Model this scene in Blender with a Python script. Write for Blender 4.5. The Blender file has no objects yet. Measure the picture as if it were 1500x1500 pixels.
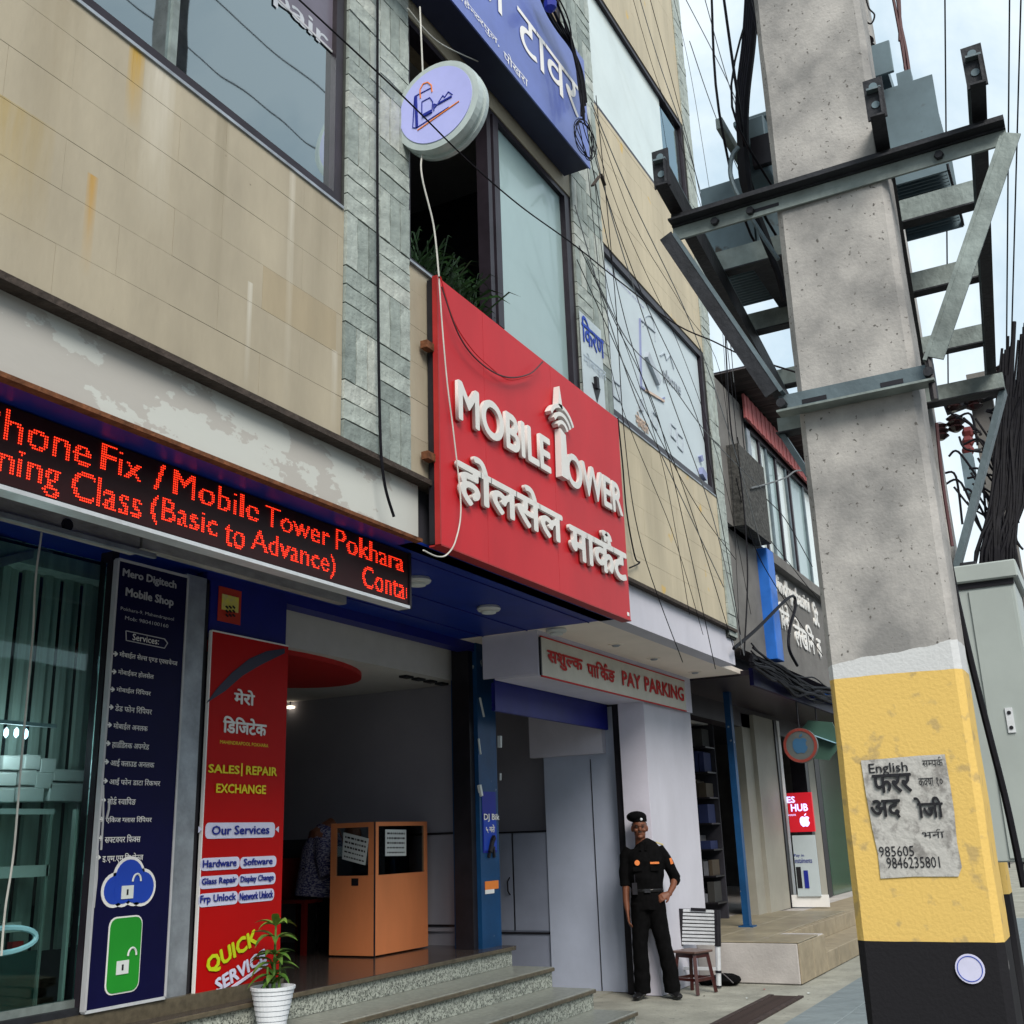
import bpy, bmesh, math, random
import numpy as np
from mathutils import Vector, Matrix
R = math.radians
random.seed(7)
S = bpy.context.scene
COL = S.collection

# ------------------------------------------------------------------ camera
YAW, PIT, ROL, FOC, EYE = 0.48748374, 0.29226561, -0.03343237, 1.05745859, 1.55
fw = Vector((math.cos(PIT)*math.cos(YAW), math.cos(PIT)*math.sin(YAW), math.sin(PIT)))
r0 = Vector((math.sin(YAW), -math.cos(YAW), 0)); u0 = r0.cross(fw)
rt = r0*math.cos(ROL)+u0*math.sin(ROL); up = u0*math.cos(ROL)-r0*math.sin(ROL)
cd = bpy.data.cameras.new('camera'); cam = bpy.data.objects.new('camera', cd); COL.objects.link(cam)
m = Matrix((rt, up, -fw)).transposed().to_4x4(); m.translation = Vector((0, 0, EYE)); cam.matrix_world = m
cd.sensor_width = 36; cd.lens = 36*FOC; cd.clip_start = .05; cd.clip_end = 2000
S.camera = cam
def at(px, py, X=None, Y=None, Z=None):
    """the point of the place seen at a spot of the photograph, on a known wall, floor or plane"""
    f = FOC*1500; d = fw+rt*((px-750)/f)-up*((py-750)/f)
    t = X/d.x if X is not None else Y/d.y if Y is not None else (Z-EYE)/d.z
    return Vector((0, 0, EYE))+d*t
# ------------------------------------------------------------------ sky, sun, exposure
SE, SR = R(40), R(200)
W = bpy.data.worlds.new('World'); S.world = W; W.use_nodes = True
nt = W.node_tree; nt.nodes.clear(); N = nt.nodes.new; LK = nt.links.new
sky = N('ShaderNodeTexSky'); sky.sky_type = 'NISHITA'; sky.sun_disc = False; sky.sun_elevation = SE; sky.sun_rotation = SR
sky.air_density = 1.2; sky.dust_density = 2.5
tc = N('ShaderNodeTexCoord'); no = N('ShaderNodeTexNoise'); no.inputs['Scale'].default_value = 3.2; no.inputs['Detail'].default_value = 7; no.inputs['Roughness'].default_value = .6
no.inputs['Distortion'].default_value = .4
cr = N('ShaderNodeValToRGB'); cr.color_ramp.elements[0].position = .36; cr.color_ramp.elements[0].color = (4.6, 5.9, 6.8, 1)
cr.color_ramp.elements[1].position = .62; cr.color_ramp.elements[1].color = (8.2, 8.9, 9.2, 1)
mx = N('ShaderNodeMix'); mx.data_type = 'RGBA'; mx.inputs[0].default_value = .88
bg = N('ShaderNodeBackground'); bg.inputs[1].default_value = .1; wo = N('ShaderNodeOutputWorld')
LK(tc.outputs['Generated'], no.inputs['Vector']); LK(no.outputs[0], cr.inputs[0]); LK(sky.outputs[0], mx.inputs[6]); LK(cr.outputs[0], mx.inputs[7])
LK(mx.outputs[2], bg.inputs[0]); LK(bg.outputs[0], wo.inputs[0])
sd = bpy.data.lights.new('sun', 'SUN'); sd.energy = 2.9; sd.angle = R(28); sd.color = (1, .93, .83)
so = bpy.data.objects.new('sun', sd); COL.objects.link(so)
sv = Vector((-math.cos(SE)*.72, -math.cos(SE)*.69, math.sin(SE)))
so.rotation_euler = sv.to_track_quat('Z', 'Y').to_euler()
sky.sun_rotation = math.atan2(sv.x, sv.y)
S.view_settings.view_transform = 'Standard'; S.view_settings.look = 'None'; S.view_settings.exposure = .5; S.view_settings.gamma = 1
S.view_settings.use_curve_mapping = False

# ------------------------------------------------------------------ materials
MATS = {}
def mat(name, col, rough=.6, metal=0., var=.12, scale=6., bump=0., bscale=40., stretch=(1, 1, 1), emit=0., spec=.3, col2=None, lo=.42, hi=.6, coat=0., alpha=1., speck=None):
    m = bpy.data.materials.new(name); m.use_nodes = True; t = m.node_tree; b = t.nodes['Principled BSDF']
    b.inputs['Roughness'].default_value = rough; b.inputs['Metallic'].default_value = metal; b.inputs['Specular IOR Level'].default_value = spec
    b.inputs['Coat Weight'].default_value = coat
    c = t.nodes.new('ShaderNodeTexCoord'); mp = t.nodes.new('ShaderNodeMapping'); mp.inputs['Scale'].default_value = stretch
    t.links.new(c.outputs['Object'], mp.inputs['Vector'])
    n = t.nodes.new('ShaderNodeTexNoise'); n.inputs['Scale'].default_value = scale; n.inputs['Detail'].default_value = 6; n.inputs['Roughness'].default_value = .62
    t.links.new(mp.outputs[0], n.inputs['Vector'])
    r = t.nodes.new('ShaderNodeValToRGB'); r.color_ramp.elements[0].position = lo; r.color_ramp.elements[1].position = hi
    if col2 is None:
        a = [max(0, x*(1-var)) for x in col]; d = [min(1, x*(1+var)) for x in col]; r.color_ramp.elements[0].position = .3; r.color_ramp.elements[1].position = .7
    else: a, d = col, col2
    r.color_ramp.elements[0].color = (*a, 1); r.color_ramp.elements[1].color = (*d, 1)
    t.links.new(n.outputs[0], r.inputs[0]); out = r.outputs[0]
    if speck:
        n2 = t.nodes.new('ShaderNodeTexNoise'); n2.inputs['Scale'].default_value = speck[1]; n2.inputs['Detail'].default_value = 3; t.links.new(c.outputs['Object'], n2.inputs['Vector'])
        r2 = t.nodes.new('ShaderNodeValToRGB'); r2.color_ramp.elements[0].position = speck[2]; r2.color_ramp.elements[1].position = speck[2]+.05
        t.links.new(n2.outputs[0], r2.inputs[0]); x = t.nodes.new('ShaderNodeMix'); x.data_type = 'RGBA'; x.inputs[7].default_value = (*speck[0], 1)
        t.links.new(r2.outputs[0], x.inputs[0]); t.links.new(out, x.inputs[6]); out = x.outputs[2]
    t.links.new(out, b.inputs['Base Color'])
    if emit: t.links.new(out, b.inputs['Emission Color']); b.inputs['Emission Strength'].default_value = emit
    if bump:
        n3 = t.nodes.new('ShaderNodeTexNoise'); n3.inputs['Scale'].default_value = bscale; n3.inputs['Detail'].default_value = 5; t.links.new(mp.outputs[0], n3.inputs['Vector'])
        bp = t.nodes.new('ShaderNodeBump'); bp.inputs['Strength'].default_value = bump; bp.inputs['Distance'].default_value = .02
        t.links.new(n3.outputs[0], bp.inputs['Height']); t.links.new(bp.outputs[0], b.inputs['Normal'])
    if alpha < 1: b.inputs['Alpha'].default_value = alpha
    MATS[name] = m; return m
def glass_mat(name, tint, mixf, rough=.02, ior=1.6):
    """thin architectural glass: part clear and tinted, part mirror-like"""
    m = bpy.data.materials.new(name); m.use_nodes = True; t = m.node_tree; t.nodes.clear()
    o = t.nodes.new('ShaderNodeOutputMaterial'); tr = t.nodes.new('ShaderNodeBsdfTransparent'); tr.inputs[0].default_value = (*tint, 1)
    g = t.nodes.new('ShaderNodeBsdfGlossy'); g.inputs[0].default_value = (.72, .86, .92, 1); g.inputs['Roughness'].default_value = rough
    n = t.nodes.new('ShaderNodeTexNoise'); n.inputs['Scale'].default_value = .9; c = t.nodes.new('ShaderNodeTexCoord'); t.links.new(c.outputs['Object'], n.inputs['Vector'])
    b = t.nodes.new('ShaderNodeBump'); b.inputs['Strength'].default_value = .08; b.inputs['Distance'].default_value = .05
    t.links.new(n.outputs[0], b.inputs['Height']); t.links.new(b.outputs[0], g.inputs['Normal'])
    f = t.nodes.new('ShaderNodeFresnel'); f.inputs[0].default_value = ior
    a = t.nodes.new('ShaderNodeMath'); a.operation = 'MULTIPLY_ADD'; a.inputs[1].default_value = 1.0; a.inputs[2].default_value = mixf; a.use_clamp = True
    t.links.new(f.outputs[0], a.inputs[0])
    x = t.nodes.new('ShaderNodeMixShader'); t.links.new(a.outputs[0], x.inputs[0]); t.links.new(tr.outputs[0], x.inputs[1]); t.links.new(g.outputs[0], x.inputs[2]); t.links.new(x.outputs[0], o.inputs[0])
    MATS[name] = m; return m
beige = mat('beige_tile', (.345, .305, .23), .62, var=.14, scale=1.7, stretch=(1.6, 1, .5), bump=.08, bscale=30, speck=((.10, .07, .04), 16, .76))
beige2 = mat('beige_tile_pale', (.365, .325, .25), .6, var=.12, scale=1.6, stretch=(3, 1, .3), bump=.06)
beige3 = mat('beige_tile_ochre', (.335, .28, .19), .6, var=.16, scale=1.3, stretch=(2, 1, .5), bump=.06)
beige_r = mat('bright_beige_tile', (.43, .375, .27), .6, var=.14, scale=1.8, stretch=(2.2, 1, .3), bump=.06, speck=((.52, .36, .12), 3.1, .68))  # brighter beige for the tiles of the right bay
mortar = mat('mortar', (.19, .15, .10), .9, var=.3, scale=9)
slate = [mat('slate_%s' % n, c, .7, var=.3, scale=9, bump=.45, bscale=34) for n, c in (('a', (.24, .28, .265)), ('b', (.31, .35, .33)), ('c', (.185, .22, .21)), ('d', (.37, .40, .375)))]
slatebed = mat('slate_joint', (.045, .05, .048), .9, var=.3)
fascia = mat('peeling_paint', (.49, .51, .49), .75, scale=1.4, col2=(.40, .39, .37), lo=.492, hi=.50, bump=.12, bscale=5, stretch=(1, 1, 1.8))
stone_edge = mat('dark_ledge', (.045, .035, .03), .9, var=.5, scale=12, bump=.5)  # very dark brown with strong mottling
rust = mat('rust', (.13, .05, .022), .9, var=.5, scale=18, bump=.4)
blue_soffit = mat('blue_paint_ceiling', (.005, .026, .24), .42, var=.2, scale=2)
blue_panel = mat('blue_panel', (.008, .012, .17), .45, var=.15, scale=3)
navy = mat('navy_print', (.003, .003, .035), .5, var=.2, scale=2, spec=.12)
red_print = mat('red_print', (.40, .003, .003), .5, var=.06, scale=2, spec=.12)
red_board = mat('red_board_skin', (.50, .016, .024), .45, var=.12, scale=1.3, stretch=(1, 1, .4), spec=.2)
white_l = mat('white_letter', (.66, .65, .63), .45, var=.05)
red_side = mat('red_letter_side', (.33, .02, .02), .5)
white_p = mat('white_print', (.75, .75, .75), .5, var=.04)
grey_p = mat('grey_print', (.42, .43, .46), .5, var=.1)
lav_p = mat('pale_lilac_print', (.58, .6, .78), .45, var=.04)
yellow_p = mat('yellow_print', (.72, .6, .02), .5, var=.05)
orange_p = mat('orange_print', (.75, .22, .04), .5, var=.05)
lime_p = mat('lime_print', (.5, .6, .01), .5, var=.05)
black_p = mat('black_print', (.012, .012, .016), .5, var=.2)
blue_p = mat('blue_print', (.01, .02, .25), .5, var=.1)
green_p = mat('green_print', (.012, .25, .02), .5, var=.05)
cloud_p = mat('cloud_blue_print', (.01, .05, .4), .5, var=.05)
sign_red_p = mat('sign_red_paint', (.5, .012, .012), .6, var=.08)
cream = mat('cream_board', (.60, .585, .52), .6, var=.1, scale=3)
white_wall = mat('white_wall', (.50, .50, .57), .75, var=.09, scale=1.6, bump=.1, bscale=12, stretch=(1, 1, .5))
mauve_wall = mat('lilac_wall', (.62, .61, .72), .75, var=.08, scale=2, bump=.06)
greypanel = mat('grey_door_paint', (.42, .47, .60), .55, var=.08, scale=2)
darkpanel = mat('slate_blue_cabinet', (.25, .28, .37), .5, var=.1, scale=2)
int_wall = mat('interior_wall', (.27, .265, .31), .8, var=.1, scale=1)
int_ceil = mat('interior_ceiling', (.55, .54, .53), .8, var=.05)
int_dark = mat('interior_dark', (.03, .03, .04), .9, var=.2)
ceil_red = mat('ceiling_red', (.42, .012, .012), .6, var=.05)
soffit_cream = mat('cream_ceiling', (.84, .76, .68), .7, var=.06, scale=1.5)
black_m = mat('black_metal', (.016, .015, .02), .4, .2, var=.3)
frame_m = mat('dark_window_frame', (.025, .02, .028), .4, .3, var=.3, scale=5)
alu = mat('aluminium', (.66, .69, .73), .4, .35, var=.12, scale=10)
alu_dirty = mat('dirty_aluminium', (.30, .33, .37), .5, .5, var=.3, scale=6, bump=.1)
beam_m = mat('pale_steel_beam', (.33, .32, .31), .6, .1, var=.3, scale=5, bump=.1, stretch=(1, 3, 3))
galv = mat('galvanised_steel', (.105, .14, .16), .5, .35, var=.28, scale=5, bump=.15, bscale=25)
galv2 = mat('galvanised_steel_pale', (.19, .225, .22), .55, .3, var=.4, scale=6, bump=.15)
galv_d = mat('dark_steel', (.022, .024, .030), .6, .3, var=.35, scale=8, bump=.2)  # near-black steel, mostly for beams, flanges, undersides and bolts
tank_m = mat('transformer_paint', (.11, .16, .19), .5, 0, var=.25, scale=4, speck=((.05, .045, .04), 9, .66))
cabinet_m = mat('cabinet_paint', (.33, .375, .37), .45, 0, var=.08, scale=3)
porc = mat('brown_porcelain', (.018, .009, .01), .15, 0, var=.3, coat=.5)
cable_m = mat('black_cable', (.006, .006, .009), .6, var=.4, scale=20, spec=.1)
cable_w = mat('pale_cable', (.5, .5, .47), .6, var=.2)
cable_g = mat('grey_cable', (.12, .13, .14), .6, var=.2)
copper = mat('brown_cable', (.08, .03, .035), .6, var=.2)
granite = mat('speckled_granite', (.17, .185, .165), .45, var=.3, scale=40, col2=(.44, .47, .42), lo=.4, hi=.58, speck=((.04, .045, .04), 90, .56))
tread_m = mat('tread_granite', (.19, .20, .18), .3, scale=30, col2=(.28, .295, .26), lo=.4, hi=.6, speck=((.27, .28, .26), 90, .62))
nosing = mat('brown_nosing', (.095, .08, .055), .35, var=.35, scale=20)
floor_m = mat('dark_floor_granite', (.055, .045, .042), .16, var=.3, scale=30)
concrete = mat('pavement_concrete', (.27, .27, .235), .85, var=.32, scale=1.9, bump=.3, bscale=30, speck=((.15, .15, .14), 14, .66))
plinth_g = mat('plinth_render', (.40, .38, .37), .85, var=.14, scale=3, bump=.2)
tan_stone = mat('tan_stone', (.28, .235, .165), .7, var=.2, scale=5, bump=.2)
tan_top = mat('tan_stone_top', (.24, .21, .15), .45, var=.25, scale=3)
paver = mat('blue_grey_paver', (.17, .205, .22), .75, var=.18, scale=5, bump=.2)
asphalt = mat('asphalt', (.05, .05, .052), .9, var=.3, scale=20, bump=.3)
iron = mat('drain_iron', (.05, .035, .032), .8, .2, var=.4, scale=14)
orange_w = mat('orange_laminate', (.74, .25, .10), .42, var=.1, scale=2.5, stretch=(1, 1, .3))
redwood = mat('red_brown_wood', (.04, .007, .006), .35, var=.3, scale=12, stretch=(1, 1, .2), coat=.3)
seat_w = mat('worn_seat_wood', (.10, .06, .05), .35, var=.3, scale=8)
skin_m = mat('skin', (.15, .055, .03), .5, var=.1, scale=20)
cloth_b = mat('black_uniform', (.0035, .0035, .004), .9, var=.4, scale=25, bump=.3, bscale=10, spec=.06)
hair_m = mat('black_hair', (.008, .007, .007), .6)
shoe_m = mat('black_leather', (.01, .01, .011), .25, var=.2)
plaid = mat('plaid_shirt', (.03, .03, .10), .8, col2=(.25, .24, .3), scale=22, lo=.48, hi=.54, stretch=(1, 4, 4))
gold_m = mat('orange_patch', (.75, .22, .06), .6, var=.2)
pot_m = mat('white_pot', (.62, .66, .72), .5, var=.06)
leaf_m = mat('leaf', (.045, .12, .02), .4, col2=(.11, .2, .04), scale=9)
leaf_y = mat('young_leaf', (.14, .24, .04), .4, var=.3, scale=9)
grass_m = mat('fern_leaf', (.015, .05, .01), .6, var=.5, scale=8)
soil = mat('soil', (.03, .02, .014), .95)
awning_m = mat('red_awning', (.36, .10, .10), .7, var=.3, scale=6, stretch=(6, 1, .4))
rooftin = mat('dark_roof_sheet', (.05, .04, .04), .7, .1, var=.4, scale=6)
nb_blue = mat('bright_blue_paint', (.02, .13, .5), .5, var=.08)
nb_grey = mat('grey_render', (.14, .135, .13), .85, var=.2, scale=3, bump=.2)
stonebox = mat('rough_stone_cladding', (.05, .05, .048), .9, var=.6, scale=22, bump=1, bscale=16)
nb_cream = mat('cream_pillar', (.30, .29, .25), .6, var=.1, scale=2)
teal_slat = mat('green_grey_shutter', (.34, .43, .40), .5, .1, var=.3, scale=4, stretch=(3, 3, .4))
paper = mat('paper', (.62, .66, .66), .8, var=.06)
boxmat = mat('white_carton', (.62, .66, .66), .7, var=.06)
lightbox = mat('lightbox_lilac', (.40, .43, .80), .35, var=.04, coat=.3)
ring_m = mat('lightbox_rim', (.42, .49, .49), .35, .1, var=.1)
bsign_m = mat('blue_sign_face', (.10, .14, .42), .35, var=.22, scale=1.2, coat=.2)
poster_w = mat('poster_film', (.46, .53, .57), .35, var=.07, scale=1.5)
blind = mat('pale_blind', (.26, .36, .37), .25, var=.1, scale=.8, stretch=(1, 1, .5), coat=.4)
blind2 = mat('white_film_window', (.58, .65, .64), .2, var=.12, scale=.7, coat=.5)
purple_film = mat('mauve_window_film', (.12, .11, .15), .3, var=.1)
film_txt = mat('window_lettering', (.42, .45, .5), .5)
pillar_blue = mat('chipped_blue_paint', (.006, .052, .15), .45, var=.2, scale=4, speck=((.5, .56, .58), 7, .70))
lamp_w = mat('lamp_plastic', (.6, .62, .62), .35, var=.05)
led_on = mat('red_led_lit', (1, .035, .010), .5, var=.0, emit=1.7)
led_back = mat('led_panel', (.022, .002, .003), .5, var=.2)
screen_red = mat('lit_red_sign', (.45, .01, .02), .4, emit=.35, var=.05)
screen_txt = mat('lit_letters', (.55, .55, 1), .4, emit=.9, var=.02)
spot_lit = mat('lit_bulb', (1, .8, .6), .4, emit=1.6)
int_lit = mat('lit_bulb_cool', (.6, .8, 1), .4, emit=3)
gl_clear = glass_mat('clear_glass', (.90, .96, .95), .06)
gl_tint = glass_mat('tinted_glass', (.14, .24, .25), .24)
gl_shop = glass_mat('shop_glass', (.80, .92, .89), .0, ior=1.33)
def pole_material():
    m = mat('pole_concrete', (.20, .20, .20), .85, scale=4, col2=(.40, .39, .38), lo=.36, hi=.66, bump=.14, bscale=90, speck=((.10, .095, .09), 62, .655))
    t = m.node_tree; b = t.nodes['Principled BSDF']; src = b.inputs['Base Color'].links[0].from_socket
    c = t.nodes.new('ShaderNodeTexCoord'); s = t.nodes.new('ShaderNodeSeparateXYZ'); t.links.new(c.outputs['Object'], s.inputs[0])
    n = t.nodes.new('ShaderNodeTexNoise'); n.inputs['Scale'].default_value = 6; n.inputs['Detail'].default_value = 5; t.links.new(c.outputs['Object'], n.inputs['Vector'])
    def band(limit, wob, colr, prev, yk=0):
        a = t.nodes.new('ShaderNodeMath'); a.operation = 'MULTIPLY_ADD'; a.inputs[1].default_value = wob; t.links.new(n.outputs[0], a.inputs[0]); t.links.new(s.outputs[2], a.inputs[2])
        k = t.nodes.new('ShaderNodeMath'); k.operation = 'MULTIPLY_ADD'; k.inputs[1].default_value = yk; t.links.new(s.outputs[1], k.inputs[0]); t.links.new(a.outputs[0], k.inputs[2])
        g = t.nodes.new('ShaderNodeMath'); g.operation = 'LESS_THAN'; g.inputs[1].default_value = limit; t.links.new(k.outputs[0], g.inputs[0])
        x = t.nodes.new('ShaderNodeMix'); x.data_type = 'RGBA'; t.links.new(g.outputs[0], x.inputs[0]); t.links.new(prev, x.inputs[6])
        if isinstance(colr, tuple): x.inputs[7].default_value = colr
        else: t.links.new(colr, x.inputs[7])
        return x.outputs[2]
    def blot(c1, c2, sc, p):
        q = t.nodes.new('ShaderNodeTexNoise'); q.inputs['Scale'].default_value = sc; q.inputs['Detail'].default_value = 6; t.links.new(c.outputs['Object'], q.inputs['Vector'])
        r = t.nodes.new('ShaderNodeValToRGB'); r.color_ramp.elements[0].position = p; r.color_ramp.elements[0].color = c1; r.color_ramp.elements[1].position = p+.08; r.color_ramp.elements[1].color = c2
        t.links.new(q.outputs[0], r.inputs[0]); return r.outputs[0]
    o = band(2.135, .05, (.50, .52, .54, 1), src, .12); o = band(1.99, .012, blot((.62, .43, .13, 1), (.44, .32, .13, 1), 17, .58), o); o = band(1.238, .006, blot((.007, .007, .010, 1), (.20, .20, .21, 1), 14, .70), o)
    t.links.new(o, b.inputs['Base Color']); return m
pole_m = pole_material()

def add_runs(m, runs):
    t = m.node_tree; b = t.nodes['Principled BSDF']; cur = b.inputs['Base Color'].links[0].from_socket
    c = t.nodes.new('ShaderNodeTexCoord'); s = t.nodes.new('ShaderNodeSeparateXYZ'); t.links.new(c.outputs['Object'], s.inputs[0])
    n = t.nodes.new('ShaderNodeTexNoise'); n.inputs['Scale'].default_value = 12; mp = t.nodes.new('ShaderNodeMapping'); mp.inputs['Scale'].default_value = (3, 1, .3); t.links.new(c.outputs['Object'], mp.inputs[0]); t.links.new(mp.outputs[0], n.inputs['Vector'])
    def M(op, a, b_=0., c_=0., cl=False):
        x = t.nodes.new('ShaderNodeMath'); x.operation = op; x.use_clamp = cl
        for k, v in enumerate((a, b_, c_)):
            if isinstance(v, (int, float)): x.inputs[k].default_value = v
            else: t.links.new(v, x.inputs[k])
        return x.outputs[0]
    for x0, w, z1, L, col, k in runs:
        a = M('SUBTRACT', 1., M('DIVIDE', M('ABSOLUTE', M('SUBTRACT', s.outputs[0], x0)), w), cl=True)
        d = M('SUBTRACT', 1., M('DIVIDE', M('SUBTRACT', z1, s.outputs[2]), L), cl=True); under = M('LESS_THAN', s.outputs[2], z1)
        f = M('MULTIPLY', M('MULTIPLY', M('SQRT', a), d), M('MULTIPLY', M('MULTIPLY', under, k), M('MULTIPLY_ADD', n.outputs[0], 1.6, .2)), cl=True)
        x = t.nodes.new('ShaderNodeMix'); x.data_type = 'RGBA'; x.inputs[7].default_value = (*col, 1); t.links.new(f, x.inputs[0]); t.links.new(cur, x.inputs[6]); cur = x.outputs[2]
    t.links.new(cur, b.inputs['Base Color'])
for m_ in (beige, beige2, beige3):
    add_runs(m_, ((2.93, .05, 5.14, .45, (.42, .25, .02), .9), (3.08, .10, 5.14, .9, (.50, .47, .40), .8), (4.05, .03, 5.14, 1.5, (.50, .47, .40), .6), (2.3, .25, 4.45, .6, (.34, .24, .06), .55), (3.5, .05, 5.14, 1.2, (.22, .19, .13), .6),
                  (2.75, .03, 4.35, .5, (.40, .24, .06), .9), (4.3, .08, 5.14, 1.4, (.24, .21, .15), .4), (2.5, .15, 5.1, 1.4, (.25, .21, .14), .4), (3.75, .02, 4.3, .6, (.52, .5, .44), .8), (4.45, .03, 4.2, .5, (.52, .5, .44), .6)))
# ------------------------------------------------------------------ builders
class MB:
    def __init__(s): s.v = []; s.f = []; s.sm = False
    def box(s, x0, x1, y0, y1, z0, z1, M=None):
        i = len(s.v); vs = [Vector((x, y, z)) for x in (x0, x1) for y in (y0, y1) for z in (z0, z1)]
        if M: vs = [M @ v for v in vs]
        s.v += vs; s.f += [[i+k for k in q] for q in ((0, 1, 3, 2), (4, 6, 7, 5), (0, 4, 5, 1), (2, 3, 7, 6), (0, 2, 6, 4), (1, 5, 7, 3))]; return s
    def bar(s, a, b, w, h, ref=(0, 0, 1)):
        a = Vector(a); b = Vector(b); d = b-a; L = d.length; z = d.normalized(); x = Vector(ref).cross(z)
        if x.length < 1e-4: x = Vector((1, 0, 0))
        x.normalize(); y = z.cross(x); M = Matrix((x, y, z)).transposed().to_4x4(); M.translation = a
        return s.box(-w/2, w/2, -h/2, h/2, 0, L, M)
    def poly(s, pts): i = len(s.v); s.v += [Vector(p) for p in pts]; s.f.append(list(range(i, i+len(pts)))); return s
    def tube(s, pts, r, n=6, caps=True):
        pts = [Vector(p) for p in pts]; rs = r if isinstance(r, (list, tuple)) else [r]*len(pts); i0 = len(s.v); pr = None
        for k, p in enumerate(pts):
            d = (pts[min(k+1, len(pts)-1)]-pts[max(k-1, 0)]).normalized()
            if pr is None: pr = d.orthogonal().normalized()
            pr = (pr-d*pr.dot(d)).normalized(); q = d.cross(pr)
            for j in range(n): a = 2*math.pi*j/n; s.v.append(p+(pr*math.cos(a)+q*math.sin(a))*rs[k])
        for k in range(len(pts)-1):
            for j in range(n): a = i0+k*n+j; b = i0+k*n+(j+1) % n; s.f.append([a, b, b+n, a+n])
        if caps: s.f.append([i0+j for j in range(n)][::-1]); s.f.append([i0+(len(pts)-1)*n+j for j in range(n)])
        return s
    def prism(s, pts, d):  # polygon extruded by vector
        i = len(s.v); n = len(pts); d = Vector(d); s.v += [Vector(p) for p in pts]+[Vector(p)+d for p in pts]
        s.f.append(list(range(i, i+n))); s.f.append(list(range(i+2*n-1, i+n-1, -1)))
        for k in range(n): s.f.append([i+k, i+n+k, i+n+(k+1) % n, i+(k+1) % n])
        return s
    def lathe(s, c, prof, axis='Z', n=24, cap=True):
        i = len(s.v); c = Vector(c)
        for r, h in prof:
            for j in range(n):
                a = 2*math.pi*j/n; u, v = r*math.cos(a), r*math.sin(a)
                s.v.append(c+Vector((u, v, h) if axis == 'Z' else (h, u, v) if axis == 'X' else (u, h, v)))
        for k in range(len(prof)-1):
            for j in range(n): a = i+k*n+j; b = i+k*n+(j+1) % n; s.f.append([a, b, b+n, a+n])
        if cap and prof[0][0] > 1e-5: s.f.append([i+j for j in range(n)])
        if cap and prof[-1][0] > 1e-5: s.f.append([i+(len(prof)-1)*n+j for j in range(n)])
        return s
    def mesh(s, name, m, bevel=0):
        me = bpy.data.meshes.new(name); me.from_pydata(s.v, [], s.f); me.materials.append(m); me.validate()
        bm = bmesh.new(); bm.from_mesh(me); bmesh.ops.remove_doubles(bm, verts=bm.verts[:], dist=1e-6); bmesh.ops.recalc_face_normals(bm, faces=bm.faces[:])
        if bevel: bmesh.ops.bevel(bm, geom=[e for e in bm.edges if e.calc_length() > bevel*2.5], offset=bevel, segments=1, affect='EDGES')
        bm.to_mesh(me); bm.free()
        if s.sm: me.shade_smooth()
        return me
    def build(s, name, m, parent=None, label=None, cat=None, group=None, kind=None, bevel=0, smooth=False):
        s.sm = smooth; o = bpy.data.objects.new(name, s.mesh(name, m, bevel)); COL.objects.link(o)
        if parent: o.parent = parent
        return tag(o, label, cat, group, kind)
def tag(o, label=None, cat=None, group=None, kind=None):
    if label: o['label'] = label
    if cat: o['category'] = cat
    if group: o['group'] = group
    if kind: o['kind'] = kind
    return o
def thing(name, label, cat, group=None, kind=None):
    o = bpy.data.objects.new(name, None); COL.objects.link(o); o.empty_display_size = .1; return tag(o, label, cat, group, kind)
def B(*a): return MB().box(*a)
def link_mesh(name, me, parent, M=None):
    o = bpy.data.objects.new(name, me); COL.objects.link(o); o.parent = parent
    if M is not None: o.matrix_local = M
    return o

# ------------------------------------------------------------------ lettering
DEV = set(range(0x900, 0x980))
def raw_text(t, off=0., ext=0., res=3):
    c = bpy.data.curves.new('lettering', 'FONT'); c.body = t; c.size = 1; c.offset = off; c.extrude = ext; c.resolution_u = res
    o = bpy.data.objects.new('lettering', c); me = bpy.data.meshes.new_from_object(o, depsgraph=None)
    bpy.data.objects.remove(o); bpy.data.curves.remove(c); return me
def shape_dev(t):
    """visual order: short i before its cluster"""
    o = []; 
    for ch in t:
        if ch == 'ि':
            k = len(o)-1
            while k >= 2 and o[k-1] == '्': k -= 2
            o.insert(k, ch)
        else: o.append(ch)
    return ''.join(o)
def text_bm(t, off=0., ext=0., res=3):
    """heavier lettering: the same outline set down again a little to each side"""
    src = text_thin(t, ext, res)
    if not off: return src
    me = bpy.data.meshes.new('x'); src.to_mesh(me); src.free(); bm = bmesh.new()
    ds = [(0, 0), (1, 0), (-1, 0)] if off < .02 else [(0, 0), (1, 0), (-1, 0), (0, 1), (0, -1), (.7, .7), (-.7, .7), (.7, -.7), (-.7, -.7)]
    for k, (a, b) in enumerate(ds):
        n0 = len(bm.verts); bm.from_mesh(me); bm.verts.ensure_lookup_table()
        for v in bm.verts[n0:]: v.co.x += a*off; v.co.y += b*off; v.co.z = v.co.z*(1-.004*k) if ext else .0006*k
    bpy.data.meshes.remove(me); return bm
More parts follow.
